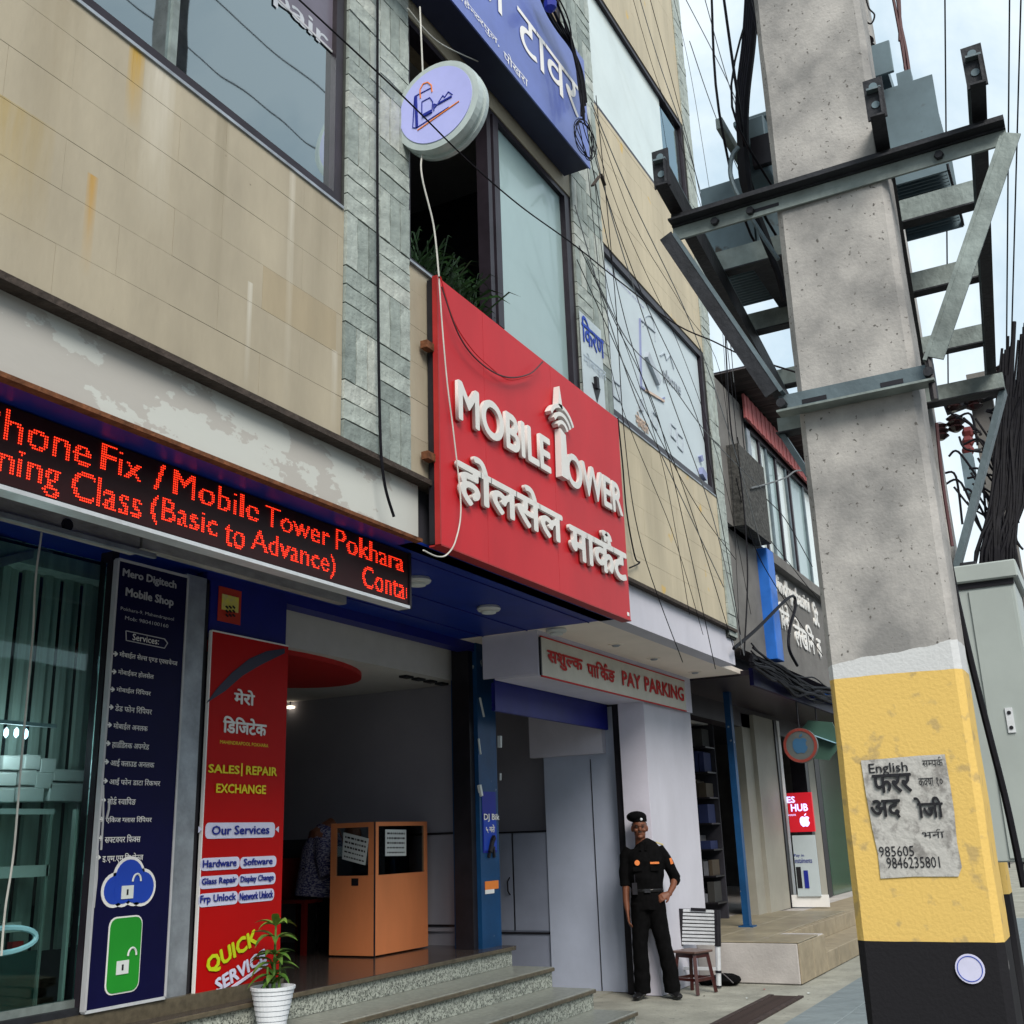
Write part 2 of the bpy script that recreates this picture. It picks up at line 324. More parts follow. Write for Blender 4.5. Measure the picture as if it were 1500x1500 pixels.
def text_thin(t, ext=0., res=3):
    off = 0.; bm = bmesh.new()
    if not any(ord(c) in DEV for c in t):
        me = raw_text(t, off, ext, res); bm.from_mesh(me); bpy.data.meshes.remove(me); return bm
    t = shape_dev(t); x = 0.; parts = []; cur = ''; i = 0; reph = False; rephs = []
    while i < len(t):
        if i+1 < len(t) and t[i+1] == '्' and i+2 < len(t) and t[i+2] != ' ':
            if cur: parts.append((cur, 0)); cur = ''
            parts.append((t[i], 2 if t[i] == 'र' else 1)); i += 2; continue
        cur += t[i]; i += 1
    if cur: parts.append((cur, 0))
    for s, k in parts:
        if k == 2: reph = True; continue
        if s[0] == ' ': x += .25
        me = raw_text(s.strip() or '.', off, ext, res)
        if not me.vertices: continue
        b = bmesh.new(); b.from_mesh(me); bpy.data.meshes.remove(me)
        x0 = min(v.co.x for v in b.verts)
        if k == 1:
            w = max(v.co.x for v in b.verts)-x0
            g = b.verts[:]+b.edges[:]+b.faces[:]
            bmesh.ops.bisect_plane(b, geom=g, plane_co=(x0+w*.72, 0, 0), plane_no=(1, 0, 0), clear_outer=True)
        bmesh.ops.translate(b, verts=b.verts[:], vec=(x-x0-.01, 0, 0))
        xs = x; x = max(v.co.x for v in b.verts)-(.27 if s[-1] == 'ि' else 0)
        if reph:
            rephs.append(xs+min(.5, (x-xs)*.5)); reph = False
        m2 = bpy.data.meshes.new('x'); b.to_mesh(m2); b.free(); bm.from_mesh(m2); bpy.data.meshes.remove(m2)
        if s[-1] == ' ': x += .25
    for rx in rephs:   # the small hook of a leading r, over the head line
        vs = []; n = 6
        for k in range(n+1):
            a = R(200-190*k/n)
            for rr in (.16, .09-off): vs.append((rx+.05+rr*math.cos(a)*.9, .74+rr*math.sin(a)))
        for z in ((-ext, ext) if ext else (0,)):
            q = [bm.verts.new((p[0], p[1], z)) for p in vs]
            for k in range(n): bm.faces.new([q[2*k], q[2*k+1], q[2*k+3], q[2*k+2]])
    return bm
def text_obj(name, t, m, p0, p1, n, ext=0., off=0., parent=None, res=2, rot=0., side=None, gap=.003):
    """lettering fitted into the upright box with opposite corners p0 and p1 on a wall facing n ('-Y' or '-X')"""
    bm = text_bm(t, off, 0. if not ext else .5, res); xs = [v.co.x for v in bm.verts]; ys = [v.co.y for v in bm.verts]
    x0, x1, y0, y1 = min(xs), max(xs), min(ys), max(ys); p0 = Vector(p0); p1 = Vector(p1)
    zl, zh = min(p0.z, p1.z), max(p0.z, p1.z)
    for v in bm.verts:
        a = (v.co.x-x0)/(x1-x0); b = (v.co.y-y0)/(y1-y0); d = (v.co.z+.5)*ext if ext else v.co.z
        z = zl+(zh-zl)*b
        if n == '-Y': v.co = (min(p0.x, p1.x)+abs(p1.x-p0.x)*a, p0.y-gap-d, z)
        else: v.co = (p0.x-gap-d, max(p0.y, p1.y)-abs(p1.y-p0.y)*a, z)
    if rot:
        c = (p0+p1)/2; bmesh.ops.rotate(bm, verts=bm.verts[:], cent=c, matrix=Matrix.Rotation(rot, 3, Vector((0, -1, 0)) if n == '-Y' else Vector((-1, 0, 0))))
    bmesh.ops.recalc_face_normals(bm, faces=bm.faces[:]) if ext else None
    me = bpy.data.meshes.new(name); bm.to_mesh(me); bm.free(); me.materials.append(m)
    if side:
        me.materials.append(side); me.update()
        for p in me.polygons:
            if abs(p.normal.y if n == '-Y' else p.normal.x) < .5: p.material_index = 1
    o = bpy.data.objects.new(name, me); COL.objects.link(o); o.parent = parent; return o
def txt(t, m, a, b, Y, parent, **k):
    """a, b: where the upper left and lower right corners show in the photograph; Y: the sheet they are printed on"""
    return text_obj(k.pop('name', 'lettering'), t, m, at(*a, Y=Y), at(*b, Y=Y), '-Y', parent=parent, **k)
def sheet(name, m, x0, x1, z0, z1, Y, parent, th=.004, rad=0, **k):
    if not rad: return B(x0, x1, Y-th, Y, z0, z1).build(name, m, parent, **k)
    pts = []
    for cx, cz, a0 in ((x1-rad, z1-rad, 0), (x0+rad, z1-rad, 90), (x0+rad, z0+rad, 180), (x1-rad, z0+rad, 270)):
        for j in range(5): a = R(a0+22.5*j); pts.append((cx+rad*math.cos(a), Y, cz+rad*math.sin(a)))
    return MB().prism(pts, (0, -th, 0)).build(name, m, parent, **k)
def smooth_path(pts, n=6):
    pts = [Vector(p) for p in pts]
    if len(pts) < 3: return [pts[0].lerp(pts[-1], k/n) for k in range(n+1)]
    o = []
    for i in range(len(pts)-1):
        p0 = pts[max(i-1, 0)]; p1 = pts[i]; p2 = pts[i+1]; p3 = pts[min(i+2, len(pts)-1)]
        for k in range(n):
            t = k/n; o.append(.5*((2*p1)+(p2-p0)*t+(2*p0-5*p1+4*p2-p3)*t*t+(3*p1-p0-3*p2+p3)*t**3))
    o.append(pts[-1]); return o
# ==== SECTION 2
FY = 3.45      # street face of the upper storeys
SY = 5.05      # shop front line under the overhang
PZ = .64       # shop floor above the pavement
# ------------------------------------------------------------------ ground
B(-30, 260, -40, 60, -.4, -.03).build('ground', asphalt, kind='structure')
B(-30, 200, .1, 9, -.3, -.006).build('pavement', concrete, kind='structure')
B(-30, 200, -.08, .1, -.3, .03).build('kerb', plinth_g, kind='structure')
pv = thing('paved_strip', 'strip of blue grey pavers along the pavement edge', 'paving', kind='structure')
pme = [B(0, .596, 0, .395, 0, .012).mesh('paver', paver, bevel=.006) for _ in range(1)][0]
for i in range(26):
    for j in range(6):
        if i*.6+5 > 9.3 or j > 2: link_mesh('paver', pme, pv, Matrix.Translation((5+i*.6+(.3 if j % 2 else 0), .35+j*.4, -.006)))
gr = thing('drain_grate', 'rusty brown iron drain grate set in the pavement', 'drain grate')
B(8.1, 11.25, 2.97, 3.02, -.01, .012).build('frame', iron, gr); B(8.1, 11.25, 3.26, 3.31, -.01, .012).build('frame', iron, gr)
B(8.1, 11.25, 3.02, 3.26, -.02, -.003).build('pit', black_m, gr)
bme = B(0, .03, 0, .24, 0, .012).mesh('grate_bar', iron)
for i in range(60): link_mesh('grate_bar', bme, gr, Matrix.Translation((8.13+i*.052, 3.02, -.004)))
# ------------------------------------------------------------------ upper storeys
bld = thing('commercial_building', 'beige tiled building with slate pilasters above the ground floor shops', 'building')
def wall(x0, x1, z0, z1, m=mortar): B(x0, x1, FY+.014, FY+.25, z0, z1).build('wall', m, bld)
tl = []
def tiles(x0, x1, z0, z1, w, h, z00, off=0.):
    wall(x0, x1, z0, z1)
    n = 0; zz = z00
    while zz < z1-.01:
        a, b = max(zz, z0), min(zz+h, z1)
        xx = x0+(-w*.5 if (n % 2) else 0)+off
        while xx < x1-.01:
            c, d = max(xx, x0), min(xx+w, x1)
            if d-c > .03 and b-a > .03: tl.append((c+.0006, d-.0006, a+.001, b-.001))
            xx += w
        zz += h; n += 1
tiles(-.6, 4.516, 3.69, 5.13, .62, .2505, 3.69, .1)
tiles(5.19, 7.83, 3.69, 5.13, .62, .2505, 3.69)
tiles(5.19, 7.83, 7.06, 8.5, .62, .2505, 7.06)
tiles(8.5, 11.46, 3.69, 5.19, .62, .2505, 3.69)
tiles(8.5, 11.46, 6.97, 8.53, .62, .2505, 6.97)
tiles(8.5, 11.46, 10.12, 12.6, .9, .5, 10.12)
wall(-3, 4.516, 8.6, 12.6); wall(5.19, 7.83, 8.5, 12.6)
for i, (a, b, c, d) in enumerate(tl):
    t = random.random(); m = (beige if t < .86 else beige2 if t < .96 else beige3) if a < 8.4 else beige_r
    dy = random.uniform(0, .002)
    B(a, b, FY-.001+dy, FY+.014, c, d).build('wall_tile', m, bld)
# slate pilasters, laid in a basket weave of upright and lying strips
def strip_mesh(w, h, m, seed):
    rnd = random.Random(seed); me = MB(); n = 3
    i = 0; vs = []
    for yy in (-.0, 1): pass
    mb = MB(); k = 4 if h > w else 2; l = 4 if w > h else 2
    G = [[Vector((w*a/l, -.010-rnd.uniform(0, .006), h*b/k)) for a in range(l+1)] for b in range(k+1)]
    for b in range(k+1):
        for a in range(l+1): mb.v.append(G[b][a])
    for b in range(k):
        for a in range(l): q = b*(l+1)+a; mb.f.append([q, q+1, q+l+2, q+l+1])
    ring = [(0, a) for a in range(l+1)]+[(b, l) for b in range(1, k+1)]+[(k, a) for a in range(l-1, -1, -1)]+[(b, 0) for b in range(k-1, 0, -1)]
    base = len(mb.v)
    for b, a in ring: p = G[b][a]; mb.v.append(Vector((p.x, .012, p.z)))
    for q in range(len(ring)):
        q2 = (q+1) % len(ring); mb.f.append([ring[q][0]*(l+1)+ring[q][1], base+q, base+q2, ring[q2][0]*(l+1)+ring[q2][1]])
    return mb.mesh('slate_strip', m)
smc = {}
def sm(w, h):
    k = (round(w, 3), round(h, 3))
    if k not in smc: smc[k] = [strip_mesh(w-.009, h-.009, slate[j % 4], hash(k) % 1000+j) for j in range(6)]
    return random.choice(smc[k])
def pilaster(x0, x1, z0, z1, ncol, joined=False):
    p = B(x0, x1, FY+.004, FY+.25, z0-.02, z1).build('pilaster', slatebed, bld); w = (x1-x0)/ncol; jm = None
    if joined: jm = MB()
    z = z0; r = 0
    while z < z1:
        for c in range(ncol):
            up_ = (r+c) % 2
            for k in range(3):
                if up_: X0, Z0, ww, hh = x0+c*w+k*w/3, z, w/3, .36
                else: X0, Z0, ww, hh = x0+c*w, z+k*.12, w, .12
                if joined: jm.box(X0+.003, X0+ww-.003, FY-.012-random.uniform(0, .012), FY-.001, Z0+.003, Z0+hh-.003)
                else: link_mesh('slate_strip', sm(ww, hh), p, Matrix.Translation((X0+.0045, FY-.004-random.uniform(0, .004), Z0+.0045)))
        z += .36; r += 1
    if joined: o = jm.build('slate_cladding', slate[1], bld); o['kind'] = 'stuff'
pilaster(4.516, 5.19, 3.69, 7.3, 2); pilaster(7.83, 8.5, 3.69, 9.8, 2); pilaster(11.46, 11.76, 3.6, 12.6, 1, True)
B(4.516, 5.19, FY, FY+.25, 7.3, 12.6).build('wall', slatebed, bld); B(7.83, 8.5, FY, FY+.25, 9.8, 12.6).build('wall', slatebed, bld)
B(11.5, 11.74, FY+.25, 12, 3.36, 12.6).build('end_wall', beige, bld); B(-3.2, 11.74, FY, 12, 12.6, 12.75).build('roof', plinth_g, bld)
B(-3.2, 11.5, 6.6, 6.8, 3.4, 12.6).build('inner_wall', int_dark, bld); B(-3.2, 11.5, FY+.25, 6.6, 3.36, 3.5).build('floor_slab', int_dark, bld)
B(-3.2, 11.5, FY+.26, 6.6, 7.5, 7.7).build('floor_slab', int_ceil, bld); B(5.0, 5.1, FY+.26, 6.6, 3.5, 7.5).build('inner_wall', int_dark, bld); B(7.9, 8.0, FY+.26, 6.6, 3.5, 7.5).build('inner_wall', int_dark, bld)
B(-3.2, -3.0, FY, 12, -.1, 12.6).build('end_wall', beige, bld)
# window openings
def window(x0, x1, z0, z1, xs, panes, fr=.06, dep=.0):
    w = thing('window', None, None); w.parent = bld; y = FY+.03+dep
    f = MB()
    for a, b, c, d in ((x0, x1, z0, z0+fr), (x0, x1, z1-fr, z1), (x0, x0+fr, z0+fr, z1-fr), (x1-fr, x1, z0+fr, z1-fr)): f.box(a, b, y-.02, y+.09, c, d)
    f.build('frame', frame_m, w)
    for x in xs: B(x-.035, x+.035, y-.03, y+.08, z0+fr, z1-fr).build('mullion', frame_m, w)
    for (a, b, m) in panes:
        if m: B(a, b, y+.02, y+.028, z0+fr, z1-fr).build('pane', m, w)
    return w
w1 = window(-1.5, 4.50, 5.145, 8.55, (2.1,), ((-1.44, 2.06, gl_tint), (2.14, 4.44, gl_tint)), fr=.07)
x = at(262, 60, Y=FY).x; B(x-.02, x+.02, FY+.03, FY+.06, 5.21, 8.48).build('mullion', galv2, w1)
B(-1.5, 4.5, FY-.012, FY+.04, 5.128, 5.146).build('sill', alu_dirty, w1)
B(3.75, 4.43, FY+.044, FY+.049, 6.22, 7.05).build('film', purple_film, w1)
B(3.72, 4.43, FY+.040, FY+.046, 6.205, 6.22).build('film_edge', grey_p, w1)
txt('pair', film_txt, (401, -28), (480, 84), FY+.046, w1, off=.015); txt('Repair', film_txt, (372, -140), (481, 16), FY+.046, w1, off=.015)
B(3.2, 3.9, 4.5, 4.9, 5.3, 6.6).build('stored_box', blind, w1)
w2 = window(5.19, 7.83, 5.13, 7.06, (), ((6.47, 7.70, blind),), fr=.05)
B(6.30, 6.36, FY, FY+.1, 5.18, 7.01).build('mullion', frame_m, w2); B(6.385, 6.47, FY-.01, FY+.09, 5.18, 7.01).build('mullion', frame_m, w2); B(7.70, 7.78, FY, FY+.1, 5.18, 7.01).build('mullion', frame_m, w2)
B(5.25, 6.3, FY+.9, FY+.95, 5.2, 7).build('dark_backing', int_dark, w2); B(5.19, 6.4, FY-.02, FY+.02, 5.12, 5.137).build('sill', alu_dirty, w2)  # plain dark sheet set behind the open half of the window
w3 = window(8.5, 11.46, 5.19, 6.97, (), ((8.56, 11.36, poster_w),), fr=.08); B(8.5, 11.46, FY-.01, FY+.03, 5.175, 5.19).build('sill', alu_dirty, w3)
w4 = window(8.5, 11.46, 8.53, 10.12, (), ((8.56, 10.75, blind2), (10.75, 11.38, gl_tint)), fr=.06)
window(5.19, 7.83, 8.5, 10.12, (6.5,), ((5.25, 6.47, gl_tint), (6.53, 7.77, gl_tint)))
# lettering and pictures on the film of the right hand window
pw = dict(name='film_lettering')
q = FY+.048
txt('THE IPHONE STORE', mat('film_violet', (.25, .22, .5), .5), (888, 392), (943, 452), q, w3, off=.01)
fl = mat('film_grey_drawing', (.38, .43, .49), .5); fv = mat('film_blue_drawing', (.22, .25, .42), .5); fo = mat('film_orange_drawing', (.55, .42, .34), .5)
def stroke(pts, m, r, Y, parent, name='drawn_line', n=4, sm=False):
    P = [at(*p, Y=Y-.003) for p in pts]
    if sm: P = smooth_path(P, 5)
    mb = MB()
    for a, b in zip(P, P[1:]): mb.bar(a, b, r, .003, (0, 1, 0)) if False else mb.tube([a, b], r/2, 4)
    return mb.build(name, m, parent)
stroke([(937, 467), (939, 567), (968, 586), (973, 583)], fv, .03, q, w3); stroke([(937, 467), (960, 487)], fl, .02, q, w3); stroke([(942, 478), (945, 465), (953, 463), (958, 475), (960, 500)], fl, .012, q, w3, sm=True)
stroke([(944, 571), (972, 588)], fo, .035, q, w3); stroke([(945, 520), (963, 562)], fl, .11, q, w3)
stroke([(967, 521), (973, 517), (976, 527), (981, 520), (987, 541)], fl, .02, q, w3)
txt('phone', fl, (970, 536), (998, 585), q, w3, off=.02)
for a, b in (((898, 557), (908, 588)), ((955, 602), (962, 630)), ((982, 620), (990, 646)), ((992, 634), (1000, 662))):
    stroke([(a[0], a[1]), (b[0], a[1]+8), (b[0], b[1]), (a[0]+1, b[1]-8), (a[0], a[1])], fl, .018, q, w3)
stroke([(938, 585), (940, 600), (936, 598)], fl, .06, q, w3); stroke([(1024, 668), (1026, 676)], fv, .09, q, w3); stroke([(1024, 690), (1030, 700)], fv, .13, q, w3)
txt('iPhone 14 Pro', fl, (962, 655), (1008, 700), q, w3); txt('मोबाइल', fo, (930, 600), (950, 640), q, w3, off=.02)
# ledge, fascia, ceilings of the overhang
B(-1, 11.7, FY-.035, FY+.20, 3.655, 3.688).build('ledge', stone_edge, bld)
B(-1, 5.36, FY+.045, FY+.2, 3.315, 3.655).build('fascia', fascia, bld); B(5.36, 8.42, FY+.08, FY+.2, 3.3, 3.655).build('fascia', int_dark, bld)
B(8.42, 11.72, FY+.03, FY+.2, 3.30, 3.655).build('fascia', white_wall, bld)
B(-1, 5.37, FY+.02, FY+.07, 3.294, 3.315).build('rusty_strip', rust, bld)
B(-1, 8.425, FY+.072, FY+.2, 3.300, 3.3145).build('soffit_edge', blue_soffit, bld)
B(-3, 8.425, FY+.2, 8.8, 3.305, 3.36).build('ceiling', blue_soffit, bld); B(8.425, 12.6, FY+.2, 8.8, 3.305, 3.36).build('ceiling', soffit_cream, bld)
for yy in (3.75, 4.35, 4.8): B(5.6, 8.425, yy, yy+.006, 3.297, 3.305).build('ceiling_joint', blue_panel, bld)
# dark lintel over the shop doors and painted pillar
B(5.2, 8.7, SY, SY+.14, 3.225, 3.305).build('lintel', blue_panel, bld)
pil = B(8.68, 9.02, SY-.02, SY+.26, PZ, 3.305).build('pillar', pillar_blue, bld)
B(8.60, 8.677, SY+.02, SY+.2, PZ, 3.305).build('door_post', black_m, bld)
px0, px1 = 8.72, 8.97
sheet('poster', blue_p, px0, px1, 1.43, 1.96, SY-.022, pil); txt('DJ Bik', white_p, (708, 1192), (731, 1204), SY-.027, pil, off=.02); txt('५ गते', white_p, (711, 1208), (724, 1220), SY-.027, pil, off=.02)
sheet('poster_sky', cloud_p, px0+.01, px1-.01, 1.45, 1.72, SY-.027, pil); stroke([(717, 1248), (720, 1232), (723, 1226)], black_p, .06, SY-.031, pil); stroke([(716, 1256), (719, 1240)], black_p, .03, SY-.031, pil); stroke([(724, 1256), (723, 1240)], black_p, .03, SY-.031, pil)
sheet('sticker', orange_p, 8.74, 8.98, 1.12, 1.19, SY-.022, pil); sheet('sticker', white_p, 8.74, 8.9, 1.085, 1.12, SY-.022, pil)
for (a, b, r) in (((732, 1078), (732, 1095), .045), ((703, 1022), (709, 1050), .02), ((702, 1150), (705, 1166), .04), ((701, 1082), (704, 1105), .018), ((733, 1133), (733, 1143), .02)): stroke([a, b], paper, r, SY-.024, pil, 'torn_paper')
# interior of the open shop
B(6.0, 9.0, 5.3, 8.8, 2.98, 3.3).build('shop_ceiling', int_ceil, bld)
B(9.02, 9.1, SY+.26, 8.8, 0, 3.305).build('shop_wall', int_wall, bld); B(8.93, 9.02, 5.3, 8.8, PZ, 2.98).build('shop_wall', int_wall, bld)
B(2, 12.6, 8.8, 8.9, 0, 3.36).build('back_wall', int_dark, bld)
el = [(6.65+1.42*math.cos(2*math.pi*k/48), 6.15+.78*math.sin(2*math.pi*k/48), 2.94) for k in range(48)]
MB().prism(el, (0, 0, .04)).build('ceiling_ring', ceil_red, bld)
MB().prism([(6.45+.75*math.cos(2*math.pi*k/32), 6.2+.42*math.sin(2*math.pi*k/32), 2.934) for k in range(32)], (0, 0, .005)).build('ceiling_recess', int_dark, bld)
for k in range(4): B(8.1+k*.2, 8.22+k*.2, 5.42, 5.5, 2.96, 2.98).build('vent_slat', galv_d, bld)
B(5.94, 6.0, SY+.12, 8.8, PZ, 3.3).build('shop_wall', int_dark, bld); B(8.45, 8.92, 6.3, 8.4, 1.15, 1.6).build('shop_counter', int_dark, bld)
B(6.02, 7.2, 7.2, 7.7, 1.42, 1.52).build('counter_top', white_p, bld); B(6.02, 7.2, 7.25, 7.65, PZ, 1.42).build('counter_front', int_dark, bld)
wains = B(8.90, 8.928, 5.32, 6.3, PZ+.12, 1.62).build('wall_cabinet', int_wall, bld)
for zz in (.80, 1.60): B(8.89, 8.90, 5.32, 6.3, zz, zz+.02).build('cabinet_rail', black_m, bld)
gp = at(421, 1036, Y=7.5); 
# left shop behind glass
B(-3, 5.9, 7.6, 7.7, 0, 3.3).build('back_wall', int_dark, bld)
sh = thing('shutter', None, None); sh.parent = bld
me = B(0, .052, 0, .03, 0, 1).mesh('shutter_slat', teal_slat)
for i in range(15):
    o = link_mesh('shutter_slat', me, sh); o.location = (3.88+i*.075, 5.52+(.03 if i % 2 else 0), 1.02); o.scale = (1, 1, 2.2)
B(3.6, 5.0, 5.4, 5.6, 3.18, 3.28).build('shutter_head', teal_slat, bld)
for x0, x1_ in ((0.6, 2.32), (2.36, 4.398)): B(x0, x1_, SY+.03, SY+.038, .76, 3.2).build('shop_glass', gl_shop, bld)
B(4.40, 4.45, SY-.01, SY+.09, PZ, 3.27).build('glass_post', frame_m, bld); B(2.32, 2.36, SY, SY+.07, PZ, 3.27).build('glass_post', frame_m, bld)
B(.5, 4.40, SY-.02, SY+.1, PZ, .76).build('glass_sill', galv_d, bld); B(3.4, 4.4, SY+.02, SY+.06, .735, .80).build('glass_sill', galv2, bld)
B(4.335, 4.352, SY+.05, SY+.08, .76, 1.78).build('glass_edge', teal_slat, bld)
ring = MB(); c = at(4, 1378, Y=SY+.025)
ring.tube([c+Vector((.20*math.cos(k*math.pi/12), 0, .06*math.sin(k*math.pi/12))) for k in range(25)], .014, 6); ring.build('door_decal', mat('decal_cyan', (.2, .45, .5), .4), bld)
# aluminium post between the two shops
po = B(5.005, 5.185, SY-.01, SY+.1, PZ, 3.25).build('door_post', alu_dirty, bld); B(5.19, 5.225, SY, SY+.06, PZ, 3.25).build('door_post', black_m, bld)
B(5.232, 6.0, SY-.004, SY+.12, 2.9, 3.26).build('blue_panel', blue_panel, bld)
# parking passage
B(10.97, 12.45, 4.30, 4.60, 0, 3.305).build('column', white_wall, bld); B(10.965, 10.972, 4.302, 4.598, 0, 2.95).build('lifted_column_side', mauve_wall, bld)  # separate lighter lilac sheet lifts the shade on the column side by colour
B(11.0, 11.1, 4.60, 4.685, 0, 2.9).build('shutter_rail', black_m, bld)
B(11.12, 11.3, 4.685, 5.60, 0, 2.9).build('passage_wall', greypanel, bld); B(11.105, 11.12, 4.70, 4.73, 0, 2.5).build('wall_trim', white_wall, bld); B(11.11, 11.12, 5.02, 5.026, 0, 2.35).build('panel_joint', black_m, bld)
B(11.02, 11.12, 4.83, 5.72, 2.40, 2.85).build('wall_box', mauve_wall, bld)
B(11.4, 11.5, 5.6, 8.8, 0, 3.3).build('passage_wall', int_wall, bld)
cb = B(11.15, 11.4, 5.6, 7.2, 0, 1.62).build('wall_cabinet', darkpanel, bld)
for y in (5.61, 6.05): B(11.14, 11.15, y, y+.42, .58, 1.60).build('cabinet_door', darkpanel, cb)
for y, z0, z1 in ((6.038, .58, 1.6),): B(11.137, 11.145, y, y+.008, z0, z1).build('cabinet_joint', black_m, cb)
B(11.135, 11.149, 5.61, 7.2, .545, .565).build('cabinet_joint', black_m, cb); B(11.13, 11.149, 5.61, 7.2, 1.602, 1.62).build('cabinet_joint', black_m, cb)
MB().tube([(11.14, 6.09, .95), (11.09, 6.09, .99), (11.09, 6.09, 1.09), (11.14, 6.09, 1.13)], .008).build('handle', black_m, cb)
bx = thing('shutter_housing', None, None); bx.parent = bld
B(8.45, 12.45, 4.27, 4.29, 2.90, 3.305).build('housing_front', mauve_wall, bx); B(8.45, 8.47, 4.29, 4.83, 2.92, 3.305).build('housing_end', mauve_wall, bx); B(8.47, 11.0, 4.29, 4.72, 2.905, 2.93).build('housing_bottom', mauve_wall, bx)
for i in range(7): MB().lathe((8.5, 4.76, 2.655+i*.036), [(.0, 0), (.02, 0), (.02, 2.5), (0, 2.5)], 'X', 8).build('shutter_slat', blue_panel, bx)
B(8.5, 11.0, 4.74, 4.75, 2.64, 2.92).build('shutter_back', blue_panel, bx)
# ------------------------------------------------------------------ steps
st = thing('entrance_steps', 'four speckled granite steps climbing to the open shop', 'steps', kind='structure')
Ys = (3.753, 4.12, 4.50, 4.885)
for k, y in enumerate(Ys):
    y1 = Ys[k+1] if k < 3 else 8.8; z = .16*(k+1); x = -3.
    B(-3, 8.95, y+.03, y1+.03 if k < 3 else y1, z-.2 if k else -.1, z-.035).build('step_core', granite, st)
    while x < 8.97:
        x1 = min(x+1.5, 8.97)
        if k < 3: B(x+.001, x1-.001, y, y1+.028, z-.035, z).build('tread', tread_m, st, bevel=.005)
        B(x+.0015, x1-.0015, y+.018, y+.03, z-.16+.002, z-.036).build('riser_tile', granite, st)
        B(x+.001, x1-.001, y-.012, y+.004, z-.033, z-.004).build('nosing', nosing, st, bevel=.004)
        x = x1
    B(8.95, 8.965, y+.02, y1+.02 if k < 3 else 5.3, 0 if k == 0 else z-.16, z-.036).build('end_tile', granite, st)
B(-3, 9.02, 4.885, 8.8, PZ-.035, PZ).build('shop_floor', floor_m, kind='structure')
B(9.02, 11.4, 4.9, 8.8, -.005, .004).build('passage_floor', concrete, kind='structure')
B(.5, 6.02, SY-.05, SY+.02, PZ, .725).build('threshold', nosing, bld)
# ==== SECTION 3 signs
rb = thing('red_sign_board', 'big red board with raised white MOBILE TOWER lettering above the entrance', 'sign board')
RY = 3.36
for a, b in ((5.398, 5.99), (5.993, 7.05), (7.053, 8.405)): B(a, b, RY, RY+.012, 3.272, 5.087).build('board_panel', red_board, rb)
B(5.40, 8.40, RY+.012, RY+.08, 3.28, 5.08).build('board_frame', black_m, rb); B(5.385, 5.398, RY-.008, RY+.03, 3.268, 5.09).build('edge_trim', red_side, rb); B(5.398, 8.405, RY-.006, RY+.08, 3.262, 3.272).build('edge_trim', red_side, rb)
for z in (3.8, 4.55): B(5.3, 5.385, RY+.02, RY+.07, z, z+.05).build('bracket', rust, rb)
def L3(t, a, b, off, e=.024, **k): return txt(t, white_l, a, b, RY, rb, ext=e, off=off, side=red_side if False else None, gap=.012, **k)
L3('MOBILE', (664, 556), (801.6, 696.5), .022, res=6); L3('OWER', (822.6, 659), (907.6, 758.5), .022, res=6)
L3('होलसेल', (663, 655), (820, 808), .026, res=6); L3('मार्केट', (826.5, 749), (914.4, 855), .026, res=6)
def back(t, a, b):   # dark red return behind the letters
    o = txt(t, red_side, a, b, RY, rb, ext=.012, off=.038, gap=0, name='letter_return')
for t, a, b in (('MOBILE', (663.2, 556.5), (802.3, 698)), ('OWER', (822, 660), (908.2, 760)), ('होलसेल', (662.2, 655.5), (820.8, 809.5)), ('मार्केट', (826, 749.5), (915.2, 856.5))): back(t, a, b)
tw = at(815, 670, Y=RY-.04); zt = at(812, 634, Y=RY).z; zb = at(822, 705, Y=RY).z; xm = at(816, 670, Y=RY).x
MB().prism([(xm-.045, RY-.012, zt+.02), (xm+.045, RY-.012, zt-.01), (xm+.06, RY-.012, zb), (xm-.06, RY-.012, zb)], (0, -.05, 0)).build('tower_mast', white_l, rb)
a = at(809, 568, Y=RY); b = at(812, 598, Y=RY)
MB().prism([(a.x, RY-.012, a.z), (a.x+.045, RY-.012, b.z-.03), (a.x-.035, RY-.012, b.z)], (0, -.05, 0)).build('tower_spire', white_l, rb)
for r in (.10, .165, .23):
    c = Vector((xm, RY-.04, zt+.0)); mb = MB(); n = 12; pts = []
    for rr in (r+.016, r-.016):
        seq = [(c.x+rr*math.cos(R(148-116*k/n)), RY-.012, c.z-.02+rr*math.sin(R(148-116*k/n))) for k in range(n+1)]
        pts += seq if rr > r else seq[::-1]
    mb.prism(pts, (0, -.05, 0)).build('signal_arc', white_l, rb)
sheet('small_mark', white_p, 8.33, 8.37, 3.30, 3.33, RY-.001, rb)
